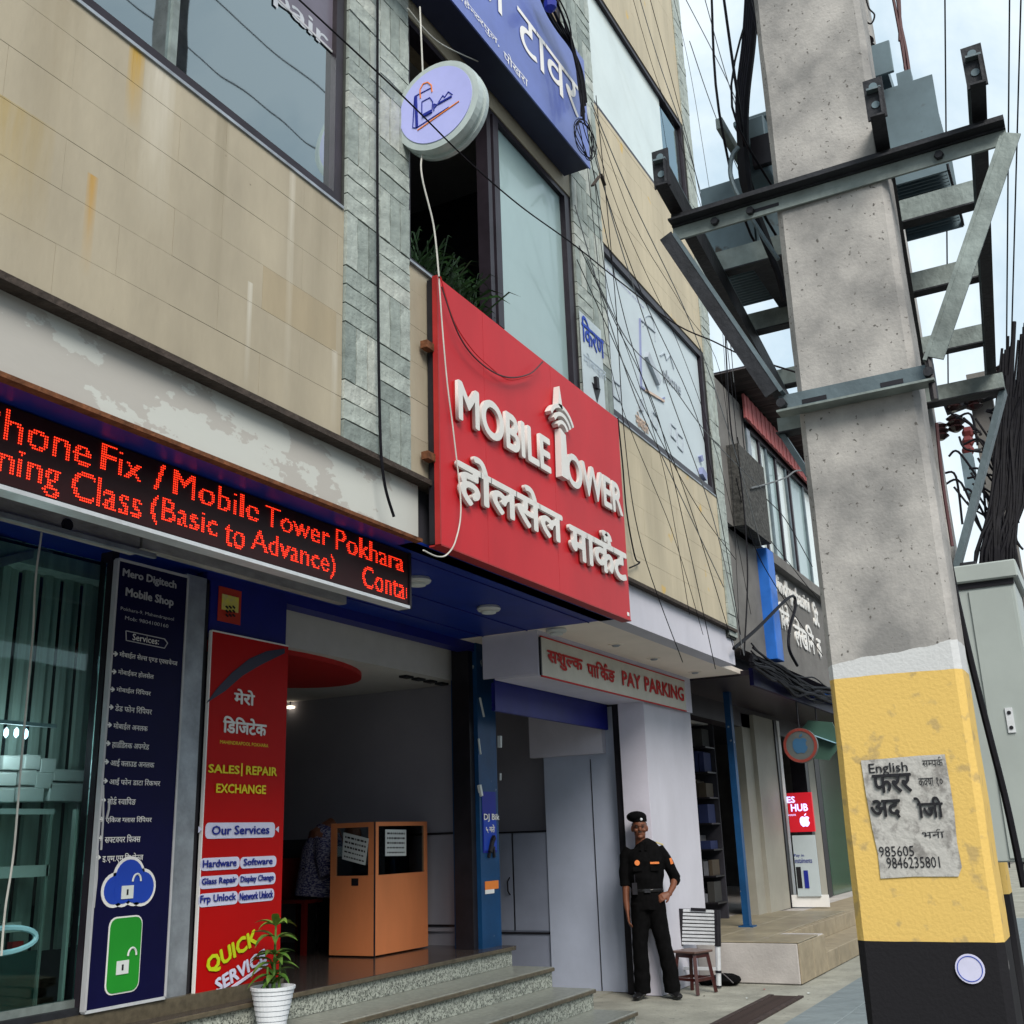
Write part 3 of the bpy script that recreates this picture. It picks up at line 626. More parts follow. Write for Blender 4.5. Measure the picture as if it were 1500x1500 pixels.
# LED display
led = thing('led_display', 'long black display with scrolling red dot lettering under the overhang', 'LED display')
LY = 3.70; LZ0, LZ1 = 2.955, 3.30
B(1.2, 5.56, LY+.006, LY+.075, LZ0, LZ1).build('housing', black_m, led); B(1.2, 5.55, LY, LY+.006, LZ0+.012, LZ1-.004).build('panel', led_back, led)
B(1.2, 5.575, LY-.01, LY+.08, LZ0-.015, LZ0+.004).build('frame', alu, led); B(5.56, 5.578, LY-.01, LY+.08, LZ0-.015, LZ1).build('frame', frame_m, led)
dots = MB(); pit = .0112
def led_text(t, xa, xb, z0, z1, off):
    bm = text_bm(t, off, 0, 3); bmesh.ops.triangulate(bm, faces=bm.faces[:])
    T = np.array([[(v.co.x, v.co.y) for v in f.verts] for f in bm.faces]); bm.free()
    mn = T.reshape(-1, 2).min(0); mxx = T.reshape(-1, 2).max(0)
    nx = max(1, round((xb-xa)/pit)); nz = round((z1-z0)/pit)
    gx = mn[0]+(np.arange(nx)+.5)/nx*(mxx[0]-mn[0]); gz = mn[1]+(np.arange(nz)+.5)/nz*(mxx[1]-mn[1])
    GX, GZ = np.meshgrid(gx, gz); ins = np.zeros(GX.shape, bool)
    for A, Bb, Cc in T:
        def sg(p, q): return (GX-q[0])*(p[1]-q[1])-(p[0]-q[0])*(GZ-q[1])
        d1, d2, d3 = sg(A, Bb), sg(Bb, Cc), sg(Cc, A)
        ins |= ((d1 >= 0) & (d2 >= 0) & (d3 >= 0)) | ((d1 <= 0) & (d2 <= 0) & (d3 <= 0))
    r = pit*.29
    for j, i in zip(*np.nonzero(ins)):
        x = xa+(i+.5)*pit; z = z0+(j+.5)*pit; k = len(dots.v)
        if x > 5.54: continue
        dots.v += [Vector((x-r, LY-.004, z-r)), Vector((x+r, LY-.004, z-r)), Vector((x+r, LY-.004, z+r)), Vector((x-r, LY-.004, z+r))]; dots.f.append([k, k+1, k+2, k+3])
def lx(px, py): return at(px, py, Y=LY).x
H = (LZ1-LZ0)/2
for t, a, b, z0, z1 in (('iP', (-90, 540), (3, 590), LZ0+H+.02, LZ1-.018), ('hone', (8, 600), (135, 655), LZ0+H+.02, LZ1-.018), ('Fix', (147, 665), (208, 690), LZ0+H+.035, LZ1-.018), ('/', (225, 700), (242, 705), LZ0+H+.025, LZ1-.018),
                        ('Mobile', (253, 700), (379, 750), LZ0+H+.035, LZ1-.018), ('Tower', (388, 745), (483, 790), LZ0+H+.035, LZ1-.025), ('Pokhara', (491, 790), (590, 830), LZ0+H+.035, LZ1-.018),
                        ('Trai', (-150, 640), (-12, 680), LZ0+.035, LZ0+H), ('ning', (-5, 680), (88, 710), LZ0+.012, LZ0+H), ('Class', (103, 720), (206, 760), LZ0+.035, LZ0+H), ('(Basic', (220, 740), (317, 790), LZ0+.03, LZ0+H), ('to', (328, 790), (358, 800), LZ0+.035, LZ0+H-.02),
                        ('Advance)', (367, 790), (490, 840), LZ0+.025, LZ0+H), ('Contac', (530, 840), (602, 870), LZ0+.035, LZ0+H)):
    led_text(t, lx(*a), lx(*b), z0, z1, .016)
o = dots.build('led_dots', led_on, led); o['kind'] = 'stuff'
bmn = thing('steel_beam', 'pale metal awning rail running below the red lettered display', 'beam')
B(.5, 4.0, 4.385, 4.45, 3.07, 3.30).build('rail', beam_m, bmn); B(4.02, 5.83, 4.385, 4.45, 3.105, 3.30).build('rail', beam_m, bmn); B(3.0, 4.1, 4.36, 4.384, 3.06, 3.085).build('rail_lip', alu_dirty, bmn)
p = at(98, 769, Y=4.385); MB().lathe((p.x, 4.385, p.z), [(0, -.012), (.03, -.012), (.035, 0)], 'Y', 10).build('fixing_hole', black_m, bmn)
# blue service board
nb = thing('service_board', 'tall navy board listing phone services in white Devanagari beside the glass', 'sign board')
BY = SY-.06
def bx_(px, py): return at(px, py, Y=BY)
b0 = 4.40; b1 = 4.965; bz0 = .74; bz1 = 3.21
B(b0, b1, BY, BY+.03, bz0, bz1).build('board', navy, nb)
for a, b, c, d in ((b0-.008, b0+.006, bz0, bz1), (b1-.006, b1+.008, bz0, bz1), (b0, b1, bz1-.006, bz1+.01), (b0, b1, bz0-.01, bz0+.006)): B(a, b, BY-.006, BY+.03, c, d).build('frame', alu if c < 1 and d < 1 else grey_p, nb)
for t, a, b, m, o in (('Mero Digitech', (179.4, 832), (257, 866), grey_p, .03), ('Mobile Shop', (183.7, 860), (252.9, 892), grey_p, .03), ('Pokhara-9, Mahendrapool', (176.6, 888.4), (254, 911), grey_p, .0), ('Mob: 9804100160', (183, 902), (246, 920), grey_p, 0),
                      ('Services:', (194, 928), (232, 944.5), white_p, .01)): txt(t, m, a, b, BY, nb, off=o)
stroke([(185, 924), (241, 936), (245.5, 942), (241, 949.5), (185, 938), (184.5, 924)], grey_p, .006, BY, nb)
items = (('मोबाईल सेल्स एण्ड एक्सचेन्ज', 174.9, 953, 259, 977), ('मोबाईकर होलसेल', 172.8, 979, 224.3, 996), ('मोबाईल रिपियर', 170.3, 1005, 220, 1020), ('डेड फोन रिपियर', 168.5, 1031, 221.7, 1047), ('मोबाईल अनलक', 166, 1057, 215.4, 1072.5),
         ('हार्डडिस्क अपग्रेड', 164, 1084, 217.4, 1100), ('आई क्लाउड अनलक', 161.7, 1111, 225, 1126), ('आई फोन डाटा रिकभर', 160, 1139, 233.9, 1152.5), ('बोर्ड स्वापिङ', 157.3, 1167, 197.9, 1179), ('एकिज ग्लास रिपियर', 154.7, 1195.5, 221.3, 1206), ('सफ्टवयर फिक्स', 153.3, 1223, 204.8, 1233.5), ('इ.एम.एम.सि चेन्ज', 149.9, 1251, 208.8, 1262))
for t, a, b, c, d in items:
    txt(t, white_p, (a, b), (c, d), BY, nb, off=.008); stroke([(a-9, b+4.5), (a-3.5, b+5)], white_p, .012, BY, nb, 'bullet'); stroke([(a-6.5, b+1.5), (a-3, b+5), (a-6.5, b+8)], white_p, .008, BY, nb, 'bullet')
def blob(cx, cy, circ, m, Y, parent, name, y2=None):   # union of round lobes as stacked discs
    for dx, dz, r in circ:
        c = at(cx, cy, Y=Y); MB().lathe((c.x+dx, Y-.001, c.z+dz), [(0, -.003), (r, -.003), (r, .001)], 'Y', 24).build(name, m, parent)
cl = ((-.10, -.02, .075), (.10, -.015, .085), (0, .04, .10), (-.04, -.03, .065), (.045, -.03, .065))
c = at(188, 1297, Y=BY)
mb = MB()
for dx, dz, r in cl: mb.lathe((c.x+dx, BY-.001, c.z+dz), [(0, -.002), (r+.018, -.002), (r+.018, .001)], 'Y', 24)
mb.build('cloud_outline', white_p, nb)
mb = MB()
for i, (dx, dz, r) in enumerate(cl): mb.lathe((c.x+dx, BY-.004, c.z+dz), [(0, -.002-.0003*i), (r, -.002-.0003*i), (r, .001)], 'Y', 24)
mb.build('cloud_picture', cloud_p, nb)
def padlock(c, s, y):
    B(c.x-.055*s, c.x+.03*s, y-.004, y, c.z-.07*s, c.z).build('padlock', paper, nb); B(c.x-.02*s, c.x-.008*s, y-.006, y-.004, c.z-.05*s, c.z-.02*s).build('keyhole', black_p, nb)
    MB().tube([Vector((c.x+.02*s, y-.003, c.z))+Vector((.03*s*(1-math.cos(a)), 0, .04*s*math.sin(a)+.02*s)) for a in [math.pi*k/8 for k in range(9)]], .006*s, 5).build('shackle', paper, nb)
padlock(c, 1, BY-.008); c = at(181, 1398, Y=BY)
sheet('phone_outline', white_p, c.x-.12, c.x+.12, c.z-.20, c.z+.20, BY-.001, nb, rad=.05); sheet('green_phone_picture', green_p, c.x-.112, c.x+.112, c.z-.192, c.z+.192, BY-.005, nb, rad=.045); padlock(c+Vector((0, 0, -.03)), 1, BY-.01)
for (a, b) in (((151, 1150), (148, 1245)), ((160, 1170), (156, 1200)), ((143, 1245), (137, 1330))): stroke([a, ((a[0]+b[0])/2+1.5, (a[1]+b[1])/2), b], grey_p, .012, BY-.001, nb, 'torn_edge')
# red banner
TA = 17
rn = thing('red_banner', 'tall red phone repair banner with yellow and white lettering by the entrance', 'banner')
NY = SY-.03
B(5.236, 6.0, NY, NY+.02, .655, 2.905).build('board', red_print, rn); B(5.228, 5.236, NY-.003, NY+.02, .65, 2.91).build('edge', white_p, rn); B(5.236, 6.0, NY-.002, NY+.02, 2.905, 2.915).build('edge', white_p, rn); B(5.236, 6.0, NY-.002, NY+.02, .648, .655).build('edge', white_p, rn)
A0 = [at(*p, Y=NY-.002) for p in ((302, 1030), (318, 1008), (340, 985), (365, 965), (390, 954), (417, 950), (417, 957), (398, 966), (380, 975), (355, 990), (330, 1012))]
MB().prism(A0, (0, -.002, 0)).build('dark_swoosh', mat('dark_swoosh', (.02, .02, .05), .4), rn)
for t, m, a, b, o in (('मेरो', white_p, (342.4, 1008), (372, 1034.7), .03), ('डिजिटेक', white_p, (326.3, 1048), (389.2, 1079), .03), ('MAHENDRAPOOL POKHARA', yellow_p, (322, 1084), (392.4, 1095), .0),
                      ('SALES', yellow_p, (304.6, 1119), (349.8, 1134.2), .03), ('|', yellow_p, (353, 1118), (354.5, 1137), .0), ('REPAIR', yellow_p, (359.6, 1121.5), (404.8, 1137), .03), ('EXCHANGE', yellow_p, (316, 1147.5), (388.5, 1163.5), .03)): txt(t, m, a, b, NY, rn, off=o)
def zc(x, y): return (240+x/4.6875, 1180+y/4.6875)
def pill(a, b, t, ta, tb):
    p, q = at(*zc(*a), Y=NY), at(*zc(*b), Y=NY); sheet('pill', lav_p, p.x, q.x, q.z, p.z, NY-.001, rn, rad=min(.03, (p.z-q.z)/2.2)); txt(t, blue_p, zc(*ta), zc(*tb), NY-.006, rn, off=.02)
pill((285, 118), (757, 218), 'Our Services', (327, 138), (720, 195))
pill((250, 362), (515, 435), 'Hardware', (265, 375), (495, 415)); pill((523, 355), (768, 420), 'Software', (545, 365), (742, 402)); pill((243, 488), (508, 555), 'Glass Repair', (258, 500), (495, 540)); pill((514, 474), (762, 538), 'Display Change', (524, 485), (750, 522)); pill((237, 608), (502, 675), 'Frp Unlock', (247, 618), (490, 662)); pill((510, 588), (752, 650), 'Network Unlock', (518, 600), (745, 632))
def tilted(t, m, c, w, h, a): c = at(*zc(*c), Y=NY-.002); text_obj('lettering', t, m, (c.x-w/2, c.y, c.z+h/2), (c.x+w/2, c.y, c.z-h/2), '-Y', parent=rn, off=.04, rot=R(a))
tilted('QUICK', lime_p, (470, 1005), .47, .115, TA); tilted('SERVICE', lav_p, (528, 1130), .47, .085, TA)
stroke([zc(335, 1340), zc(440, 1275), zc(455, 1305), zc(465, 1250), zc(710, 1080)], lav_p, .022, NY, rn)
for a in ((248, 165), (778, 163)):
    p = at(*zc(*a), Y=NY-.003); MB().prism([(p.x-.015, p.y, p.z+.02), (p.x+.02, p.y, p.z), (p.x-.015, p.y, p.z-.02)] if a[0] < 400 else [(p.x+.015, p.y, p.z+.02), (p.x-.02, p.y, p.z), (p.x+.015, p.y, p.z-.02)], (0, -.002, 0)).build('arrowhead', lav_p, rn)
stk = thing('pineapple_sticker', 'small colourful sticker on the blue panel above the red banner', 'sticker')
a, b = at(321, 858, Y=SY-.01), at(352, 916, Y=SY-.01); sheet('sheet', mat('sticker_red', (.5, .04, .02), .5), a.x, b.x, b.z, a.z, SY-.006, stk); sheet('centre', mat('sticker_cream', (.6, .5, .3), .5, col2=(.8, .7, .1), scale=9), a.x+.03, b.x-.03, b.z+.08, a.z-.05, SY-.011, stk)
for k in range(9): stroke([(331+k % 3*5, 888+k//3*6), (334+k % 3*5, 891+k//3*6)], black_p, .012, SY-.016, stk)
# upper blue sign
bs = thing('blue_shop_sign', 'large slanting looking lavender blue sign box with white Devanagari letters above the open window', 'sign board')
UY = 3.2; B(3.2, 7.70, UY, FY-.01, 7.2, 8.33).build('box', mat('sign_box_dark', (.02, .025, .06), .5), bs); B(3.2, 7.71, UY-.012, UY, 7.19, 8.34).build('face', bsign_m, bs)
def U(t, a, b, o): return txt(t, white_p, a, b, UY-.014, bs, off=o)
U('टावर', (757, 8), (849, 177), .012); U('मोबाईल', (560, -330), (741, 45), .012); U('पोखरा', (737, 70), (773, 129), .0); U('महेन्द्रपुल,', (668, -20), (731, 72), .0)
# round light box on a bracket
rs = thing('round_light_box', 'round white lightbox sign with lilac face and shopping bag drawing', 'sign')
dx = 5.1; dc = Vector((dx, 3.165, 6.135)); rr = .322
MB().lathe(dc, [(rr-.03, -.004), (rr, .0), (rr+.006, .05), (rr-.012, .055), (rr-.012, .09), (rr+.006, .095), (rr, .135), (rr-.03, .14)], 'X', 48).build('rim', ring_m, rs, smooth=False)
MB().lathe(dc, [(0, -.010), (rr-.045, -.010), (rr-.045, 0)], 'X', 48).build('face', lightbox, rs)
B(dx+.03, dx+.12, 3.44, 3.52, 6.0, 6.2).build('bracket', galv2, rs); MB().bar((dx+.08, 3.45, 6.1), (dx+.08, 3.40, 6.1), .05, .05).build('arm', galv, rs)
DX = dx-.012
def dstroke(pts, m, r):
    P = [at(570+x/9.375, 80+y/9.375, X=DX) for x, y in pts]; mb = MB()
    for a, b in zip(P, P[1:]): mb.tube([a, b], r, 4)
    mb.build('drawn_line', m, rs)
dstroke([(370, 570), (385, 1000)], blue_p, .011); dstroke([(350, 580), (325, 1005), (385, 1005)], blue_p, .004); dstroke([(360, 570), (590, 450)], blue_p, .004)
dstroke([(430, 600), (425, 480), (470, 400), (530, 380), (580, 420), (590, 515)], orange_p, .005); dstroke([(450, 650), (560, 590), (600, 650), (590, 760), (450, 830), (450, 650)], blue_p, .004)
dstroke([(460, 850), (590, 780)], blue_p, .014); dstroke([(385, 1000), (820, 720)], blue_p, .004); dstroke([(390, 1040), (960, 640)], orange_p, .005)
dstroke([(615, 770), (615, 680), (660, 690), (625, 730)], blue_p, .005); dstroke([(680, 650), (740, 560), (760, 590), (815, 510), (870, 550)], blue_p, .004); dstroke([(670, 680), (860, 575)], blue_p, .008)
# small poster on the slate pilaster
kp = thing('arrow_poster', 'small white poster with blue Devanagari word and black down arrow', 'poster')
KY = FY-.03; a, b = at(848, 455, Y=KY), at(886, 590, Y=KY); sheet('sheet', poster_w, a.x, b.x, a.z-1.22, a.z, KY, kp)
txt('किरण', cloud_p, (850.5, 459), (885, 528), KY-.004, kp, off=.02); txt('मोबाइल', mat('faded_print', (.42, .5, .58), .6), (854, 512), (888, 561), KY-.004, kp, off=.01)
stroke([(871.5, 553), (873, 570)], black_p, .075, KY-.004, kp); c = at(874, 576, Y=KY-.006); MB().prism([(c.x-.09, c.y, c.z+.07), (c.x+.09, c.y, c.z+.07), (c.x, c.y, c.z-.09)], (0, -.003, 0)).build('arrow_head', black_p, kp)
# pay parking sign
pp = thing('pay_parking_sign', 'cream board with red PAY PARKING lettering on the white lintel', 'sign board')
PY = 4.262; a, b = at(791, 933, Y=PY), at(1005, 1041, Y=PY)
B(a.x, b.x, PY-.006, 4.27, b.z, a.z).build('board', cream, pp); B(a.x-.02, a.x, PY-.01, 4.27, b.z, a.z).build('frame', black_m, pp); B(a.x, b.x, PY-.01, 4.27, b.z-.012, b.z).build('frame', sign_red_p, pp); B(a.x, b.x, PY-.01, 4.27, a.z, a.z+.012).build('frame', sign_red_p, pp)
for t, p, q_ in (('सशुल्क', (800.5, 951), (853.9, 990)), ('पार्किङ', (858.7, 964), (900.8, 1001)), ('PAY', (909.9, 981.5), (938.7, 1011)), ('PARKING', (942.7, 990), (1002, 1028))): txt(t, sign_red_p, p, q_, PY-.006, pp, off=.035)
# ceiling lamps
LL = (('round white ceiling lamp in the blue ceiling near the board', 716, 893, blue_soffit), ('white ceiling lamp half hidden behind the red lettered display', 612, 852, None), ('white lamp at the join of blue and cream ceilings', 815, 925, None))
for t, x, y, _ in LL:
    g = thing('ceiling_lamp', t, 'lamp', 'round lamps under the overhang'); c = at(x, y, Z=3.28)
    MB().lathe((c.x, c.y, 3.305), [(.085, 0), (.095, -.02), (.085, -.035), (.03, -.045)], 'Z', 20).build('base', lamp_w, g); MB().lathe((c.x, c.y, 3.262), [(.06, 0), (.055, -.012), (.02, -.016)], 'Z', 16).build('diffuser', paper, g)
for i, (x, y) in enumerate(((902, 945), (958, 965), (1018, 985))):
    g = thing('downlight', ('left', 'middle', 'right')[i]+' of three recessed spots in the cream ceiling over the parking sign', 'lamp', 'recessed spots in the cream ceiling'); c = at(x, y, Z=3.3)
    MB().lathe((c.x, c.y, 3.305), [(.075, 0), (.075, -.008), (.05, -.008), (.045, -.002), (.01, -.002)], 'Z', 20).build('ring', soffit_cream, g); MB().lathe((c.x, c.y, 3.297), [(.042, 0), (.03, -.012), (.01, -.014)], 'Z', 12).build('bulb', alu_dirty, g)
# ==== SECTION 4
# ------------------------------------------------------------------ neighbouring shops
nbz = .41
pl = thing('shop_platform', 'raised platform with tan stone side and steps in front of the neighbouring shops', 'platform', kind='structure')
B(12.06, 13.25, 3.2, 4.3, 0, .40).build('block', plinth_g, pl, bevel=.01); B(12.46, 40, 4.3, 9, 0, .40).build('block', plinth_g, pl); B(13.25, 40, 3.62, 4.3, 0, .40).build('block', tan_stone, pl)
for x in (12.07, 12.66): B(x, x+.58, 3.185, 3.2, .005, .395).build('face_tile', tan_stone, pl, bevel=.004)
for i in range(16): B(13.26+i*.6, 13.85+i*.6, 3.19, 3.62, 0, .2).build('low_step', tan_stone, pl, bevel=.006); B(13.26+i*.6, 13.85+i*.6, 3.60, 3.62, .2, .395).build('face_tile', tan_stone, pl, bevel=.004)
for i in range(5):
    for j in range(3): B(12.06+i*.9 if j else 12.06, 12.955+i*.9, (3.19, 3.66, 4.2)[j] if i == 0 or j else 3.66, (3.655, 4.195, 5)[j], .40, .412+.001*j).build('top_slab', tan_top, pl, bevel=.003) if not (j == 0 and i > 1) else None
nbr = thing('neighbour_building', 'grey two storey building with red awning, roof sheets and blue pilaster beyond the beige one', 'building')
NB = 3.6
B(11.78, 24, NB+.05, NB+.3, 3.62, 5.1).build('wall', nb_grey, nbr); B(11.78, 13.45, NB-.02, NB+.3, 5.1, 7.0).build('wall', nb_grey, nbr)
B(11.78, 24, NB+.3, 9, 3.4, 3.6).build('floor_slab', int_dark, nbr); B(12.5, 24, NB+1.5, NB+1.6, 3.6, 7.1).build('inner_wall', int_dark, nbr); B(24, 24.2, NB, 9, 0, 7.2).build('end_wall', nb_grey, nbr); B(12.5, 24, 8.9, 9, 0, 3.4).build('back_wall', int_dark, nbr)
B(12.5, 13.62, NB-.18, NB+.05, 5.1, 6.15).build('stone_clad_box', stonebox, nbr)
B(13.70, 14.02, NB-.09, NB+.06, 3.62, 5.09).build('pilaster', nb_blue, nbr, bevel=.01); B(14.02, 20, NB-.06, NB+.05, 4.98, 5.12).build('sill_band', nb_grey, nbr)
B(13.52, 13.68, NB-.03, NB+.05, 6.15, 7.0).build('post', alu_dirty, nbr)
xs = (13.55, 14.15, 14.5, 15.0, 15.55, 15.75, 16.6, 17.4, 18.2, 19.0)
for i, x in enumerate(xs):
    B(x-.035, x+.035, NB-.02, NB+.05, 5.12, 6.75).build('mullion', frame_m if i % 2 else galv, nbr)
    if i < len(xs)-1:
        w = B(x+.035, xs[i+1]-.035, NB+.01, NB+.02, 5.15, 6.75).build('window_pane', blind2 if i % 3 != 2 else blind, nbr)
B(13.5, 19.1, NB-.03, NB+.06, 6.72, 6.80).build('window_head', frame_m, nbr)
n = 60; mb = MB()
for i in range(n):
    x = 13.3+i*.11; mb.box(x, x+.105, NB-.10-(.008 if i % 2 else 0), NB-.07, 6.78-.0, 7.12)
mb.build('awning', awning_m, nbr)
B(13.6, 20, NB-.05, NB+.3, 6.9, 7.15).build('parapet', int_dark, nbr)
rme = MB()
rme.prism([(0, 0, 0), (.06, 0, .03), (.12, 0, .03), (.18, 0, 0), (.24, 0, 0), (.24, 0, .006), (.175, 0, .006), (.125, 0, .036), (.055, 0, .036), (0, 0, .006)], (0, 1.2, 0))
rm_ = rme.mesh('roof_sheet', rooftin)
for i in range(32): o = link_mesh('roof_sheet', rm_, nbr, Matrix.Translation((12.6+i*.236, NB-.42, 7.16+.004*(i % 3))))
B(12.7, 20, NB-.35, NB+1.6, 7.21, 7.24).build('roof_board', int_dark, nbr)
nt_ = thing('neighbour_lettering', 'two rows of raised white letters on the grey neighbouring wall', 'lettering')
def nl(t, a, b): txt(t, white_l, a, b, NB+.05, nt_, ext=.02, off=.02, gap=0.0)
nl('Vindhyabasini', (1130, 838), (1186, 905)); nl('St', (1188, 880), (1199, 920)); nl('विन्दे', (1139, 880), (1157, 930)); nl('लेखनि', (1160, 902), (1193, 960)); nl('क', (1195, 935), (1203, 966))
cn = thing('shop_canopy', 'dark low canopy over the neighbouring shop fronts', 'canopy')
B(12.46, 22, 3.55, 4.7, 3.28, 3.34).build('roof', frame_m, cn); B(12.46, 22, 3.5, 3.55, 3.16, 3.36).build('front_board', navy, cn); B(15.4, 22, 3.46, 3.5, 3.30, 3.42).build('front_strip', nb_blue, cn)
B(12.46, 22, 4.66, 4.9, 3.0, 3.3).build('header', frame_m, cn); B(13.0, 15.2, 5, 9, 3.0, 3.05).build('inner_ceiling', int_ceil, cn)
po_ = thing('blue_post', 'thin chipped blue steel post holding up the neighbouring canopy', 'post'); a = at(1090, 1358, Z=.41)
B(a.x-.05, a.x+.05, 4.22, 4.30, .41, 3.28).build('shaft', pillar_blue, po_); B(a.x-.09, a.x+.09, 4.17, 4.35, .41, .43).build('base_plate', pillar_blue, po_)
sf = thing('neighbour_shop', 'neighbouring shop front with cream pillars, glass doors and dark shelves', 'shop')
SF = 4.6
def col_px(x0, x1, m, name, y0=SF, dep=.25, zt=3.2):
    a, b = at(x0, 1250, Y=y0).x, at(x1, 1250, Y=y0).x; return B(a, b, y0, y0+dep, .41, zt).build(name, m, sf)
col_px(1122, 1152, nb_cream, 'pillar'); col_px(1152.5, 1156.5, black_m, 'door_edge', SF-.02); col_px(1157, 1160.5, white_p, 'door_edge', SF-.03, .06)
col_px(1193, 1197, black_m, 'door_edge'); col_px(1197.5, 1207, nb_cream, 'pillar', SF+.01); col_px(1207.5, 1214, black_m, 'door_edge'); col_px(1214.5, 1260, mat('green_glass', (.008, .06, .03), .2, coat=.2), 'glass_door', SF+.05, .02)
a = at(1112, 1250, Y=SF).x; B(a-.08, a+.4, SF+.06, SF+.25, .41, 3.2).build('pillar_return', nb_cream, sf); B(15.1, 15.14, 4.9, 8, .41, 3.0).build('shelf_back', int_dark, sf)
B(12.46, 12.52, 4.62, 8, .4, 3.0).build('side_wall', nb_cream, sf)
cols = [mat('stock_%d' % i, c, .7) for i, c in enumerate(((.04, .04, .04), (.02, .03, .10), (.10, .10, .11), (.07, .055, .04), (.16, .17, .2)))]
for k in range(7):
    z = .62+k*.34; B(14.72, 15.1, 4.9, 6.6, z, z+.02).build('shelf', black_m, sf); y = 4.95
    while y < 6.5:
        w = random.uniform(.05, .16); h = random.uniform(.1, .30); o = B(14.75, 15.05, y, y+w-.01, z+.021, z+.02+h).build('stock_box', random.choice(cols), sf); y += w+random.choice((0, 0, .03))
B(13.5, 13.56, 4.72, 4.95, .41, 1.15).build('side_counter', tan_stone, sf)
rsn = thing('lit_red_sign', 'small lit red shop sign reading HUB behind the neighbouring door', 'sign'); QX = 17.2
def qx(*p): return at(*p, X=QX)
a, b = qx(1152, 1162), qx(1194, 1218); B(QX, QX+.06, b.y, a.y, b.z, a.z).build('face', screen_red, rsn)
def qt(t, a, b, m, par, off=.0): return text_obj('lettering', t, m, at(*a, X=QX), at(*b, X=QX), '-X', parent=par, off=off)
qt('ES', (1152, 1167), (1165, 1176), screen_txt, rsn, .03); qt('HUB', (1158, 1178), (1184, 1188), screen_txt, rsn, .03); qt('accessories', (1154, 1192), (1166, 1195), screen_txt, rsn)
def apple(c, s, m, n, par):
    c = Vector(c); mb = MB(); f = (lambda x, z: Vector((0, -x, z))) if n == '-X' else (lambda x, z: Vector((x, 0, z))); d = (-.003, 0, 0) if n == '-X' else (0, -.003, 0)
    mb.prism([c+f(s*x, s*z) for x, z in ((0, .72), (.35, .85), (.7, .75), (.85, .55), (.68, .3), (.68, 0), (.88, -.25), (.7, -.65), (.4, -.95), (0, -.85), (-.4, -.95), (-.75, -.6), (-.9, -.1), (-.85, .45), (-.6, .78), (-.3, .85))], d)
    mb.prism([c+f(s*x, s*z) for x, z in ((0, .9), (.05, 1.2), (.38, 1.4), (.33, 1.08))], d); mb.build('apple_mark', m, par)
apple(qx(1179, 1203)-Vector((.004, 0, 0)), .085, screen_txt, '-X', rsn)
ps = thing('door_poster', 'pale blue poster with dark phone pictures under the lit red sign', 'poster'); a, b = qx(1160, 1224), qx(1203, 1313)
B(QX, QX+.03, b.y, a.y, b.z, a.z).build('sheet', poster_w, ps); B(QX+.03, QX+.06, b.y-.1, a.y+.2, .42, b.z+.02).build('lower_panel', white_p, ps)
for x0, y0, x1, y1, m in ((1166, 1270, 1176, 1301, black_p), (1177, 1275, 1186, 1301, blue_p)): a, b = qx(x0, y0), qx(x1, y1); B(QX-.006-.002*(x0 > 1170), QX, b.y, a.y, b.z, a.z).build('phone_picture', m, ps)
qt('Pay in', (1163, 1251), (1178, 1256), blue_p, ps, .01); qt('instalments', (1164, 1257), (1190, 1264), blue_p, ps, .01)
B(QX+.07, QX+.1, 3.9, 4.7, .41, 3.2).build('glass_return', nb_cream, sf) if False else None
rd = thing('round_apple_sign', 'round hanging shop sign with blue apple and red rim under the dark canopy', 'sign')
RX = 14.6; c = at(1173, 1092, X=RX); RS = .225
MB().lathe(c, [(0, -.03), (RS, -.03), (RS, .03), (0, .03)], 'X', 32).build('disc', mat('disc_grey', (.09, .10, .10), .5), rd); MB().lathe(c+Vector((-.032, 0, 0)), [(RS*.82, 0), (RS*.82, -.004), (RS*.98, -.004), (RS*.98, 0)], 'X', 32, cap=False).build('rim', mat('rim_red', (.22, .04, .03), .5), rd)
apple(c+Vector((-.032, 0, 0)), .11, mat('apple_blue', (.03, .10, .2), .5), '-X', rd); MB().tube([c+Vector((0, 0, RS)), (c.x, c.y, 3.28)], .01).build('hanger', black_m, rd)
rd2 = thing('hanging_sign', 'tilted hexagonal sign with pale blue sticker beside the round apple sign', 'sign'); c = at(1199, 1084, X=15.6)
MB().prism([(c.x, c.y+.33*math.cos(R(a)), c.z+.3*math.sin(R(a))) for a in range(10, 370, 60)], (.03, 0, 0)).build('plate', mat('plate_green', (.04, .09, .07), .5), rd2); MB().bar((c.x-.01, c.y+.22, c.z+.14), (c.x-.01, c.y-.24, c.z-.06), .012, .16, (1, 0, 0)).build('sticker', mat('sticker_blue', (.3, .5, .62), .5), rd2); MB().tube([(c.x+.01, c.y, c.z+.25), (c.x+.01, c.y, 3.28)], .01).build('hanger', black_m, rd2)
# far street side, seen as a strip beyond
fb = thing('far_building', 'plain grey far building at the end of the row', 'building'); B(26, 60, 4, 14, -.03, 8).build('wall', nb_grey, fb)
for i in range(6):
    for z in (1, 4.6): B(27+i*5, 30+i*5, 3.97, 4.01, z, z+1.6).build('window', blind, fb)

ob = thing('opposite_building', 'plain building across the street, seen only mirrored in the shop glass', 'building'); B(-14, 46, -22, -15, -.03, 6.5).build('wall', nb_grey, ob)
for i in range(12):
    B(-13+i*5, -9.5+i*5, -15.03, -14.99, .2, 2.6).build('shutter', teal_slat if i % 2 else nb_cream, ob); B(-12.6+i*5, -10+i*5, -15.03, -14.99, 3.8, 5.4).build('window', blind, ob)
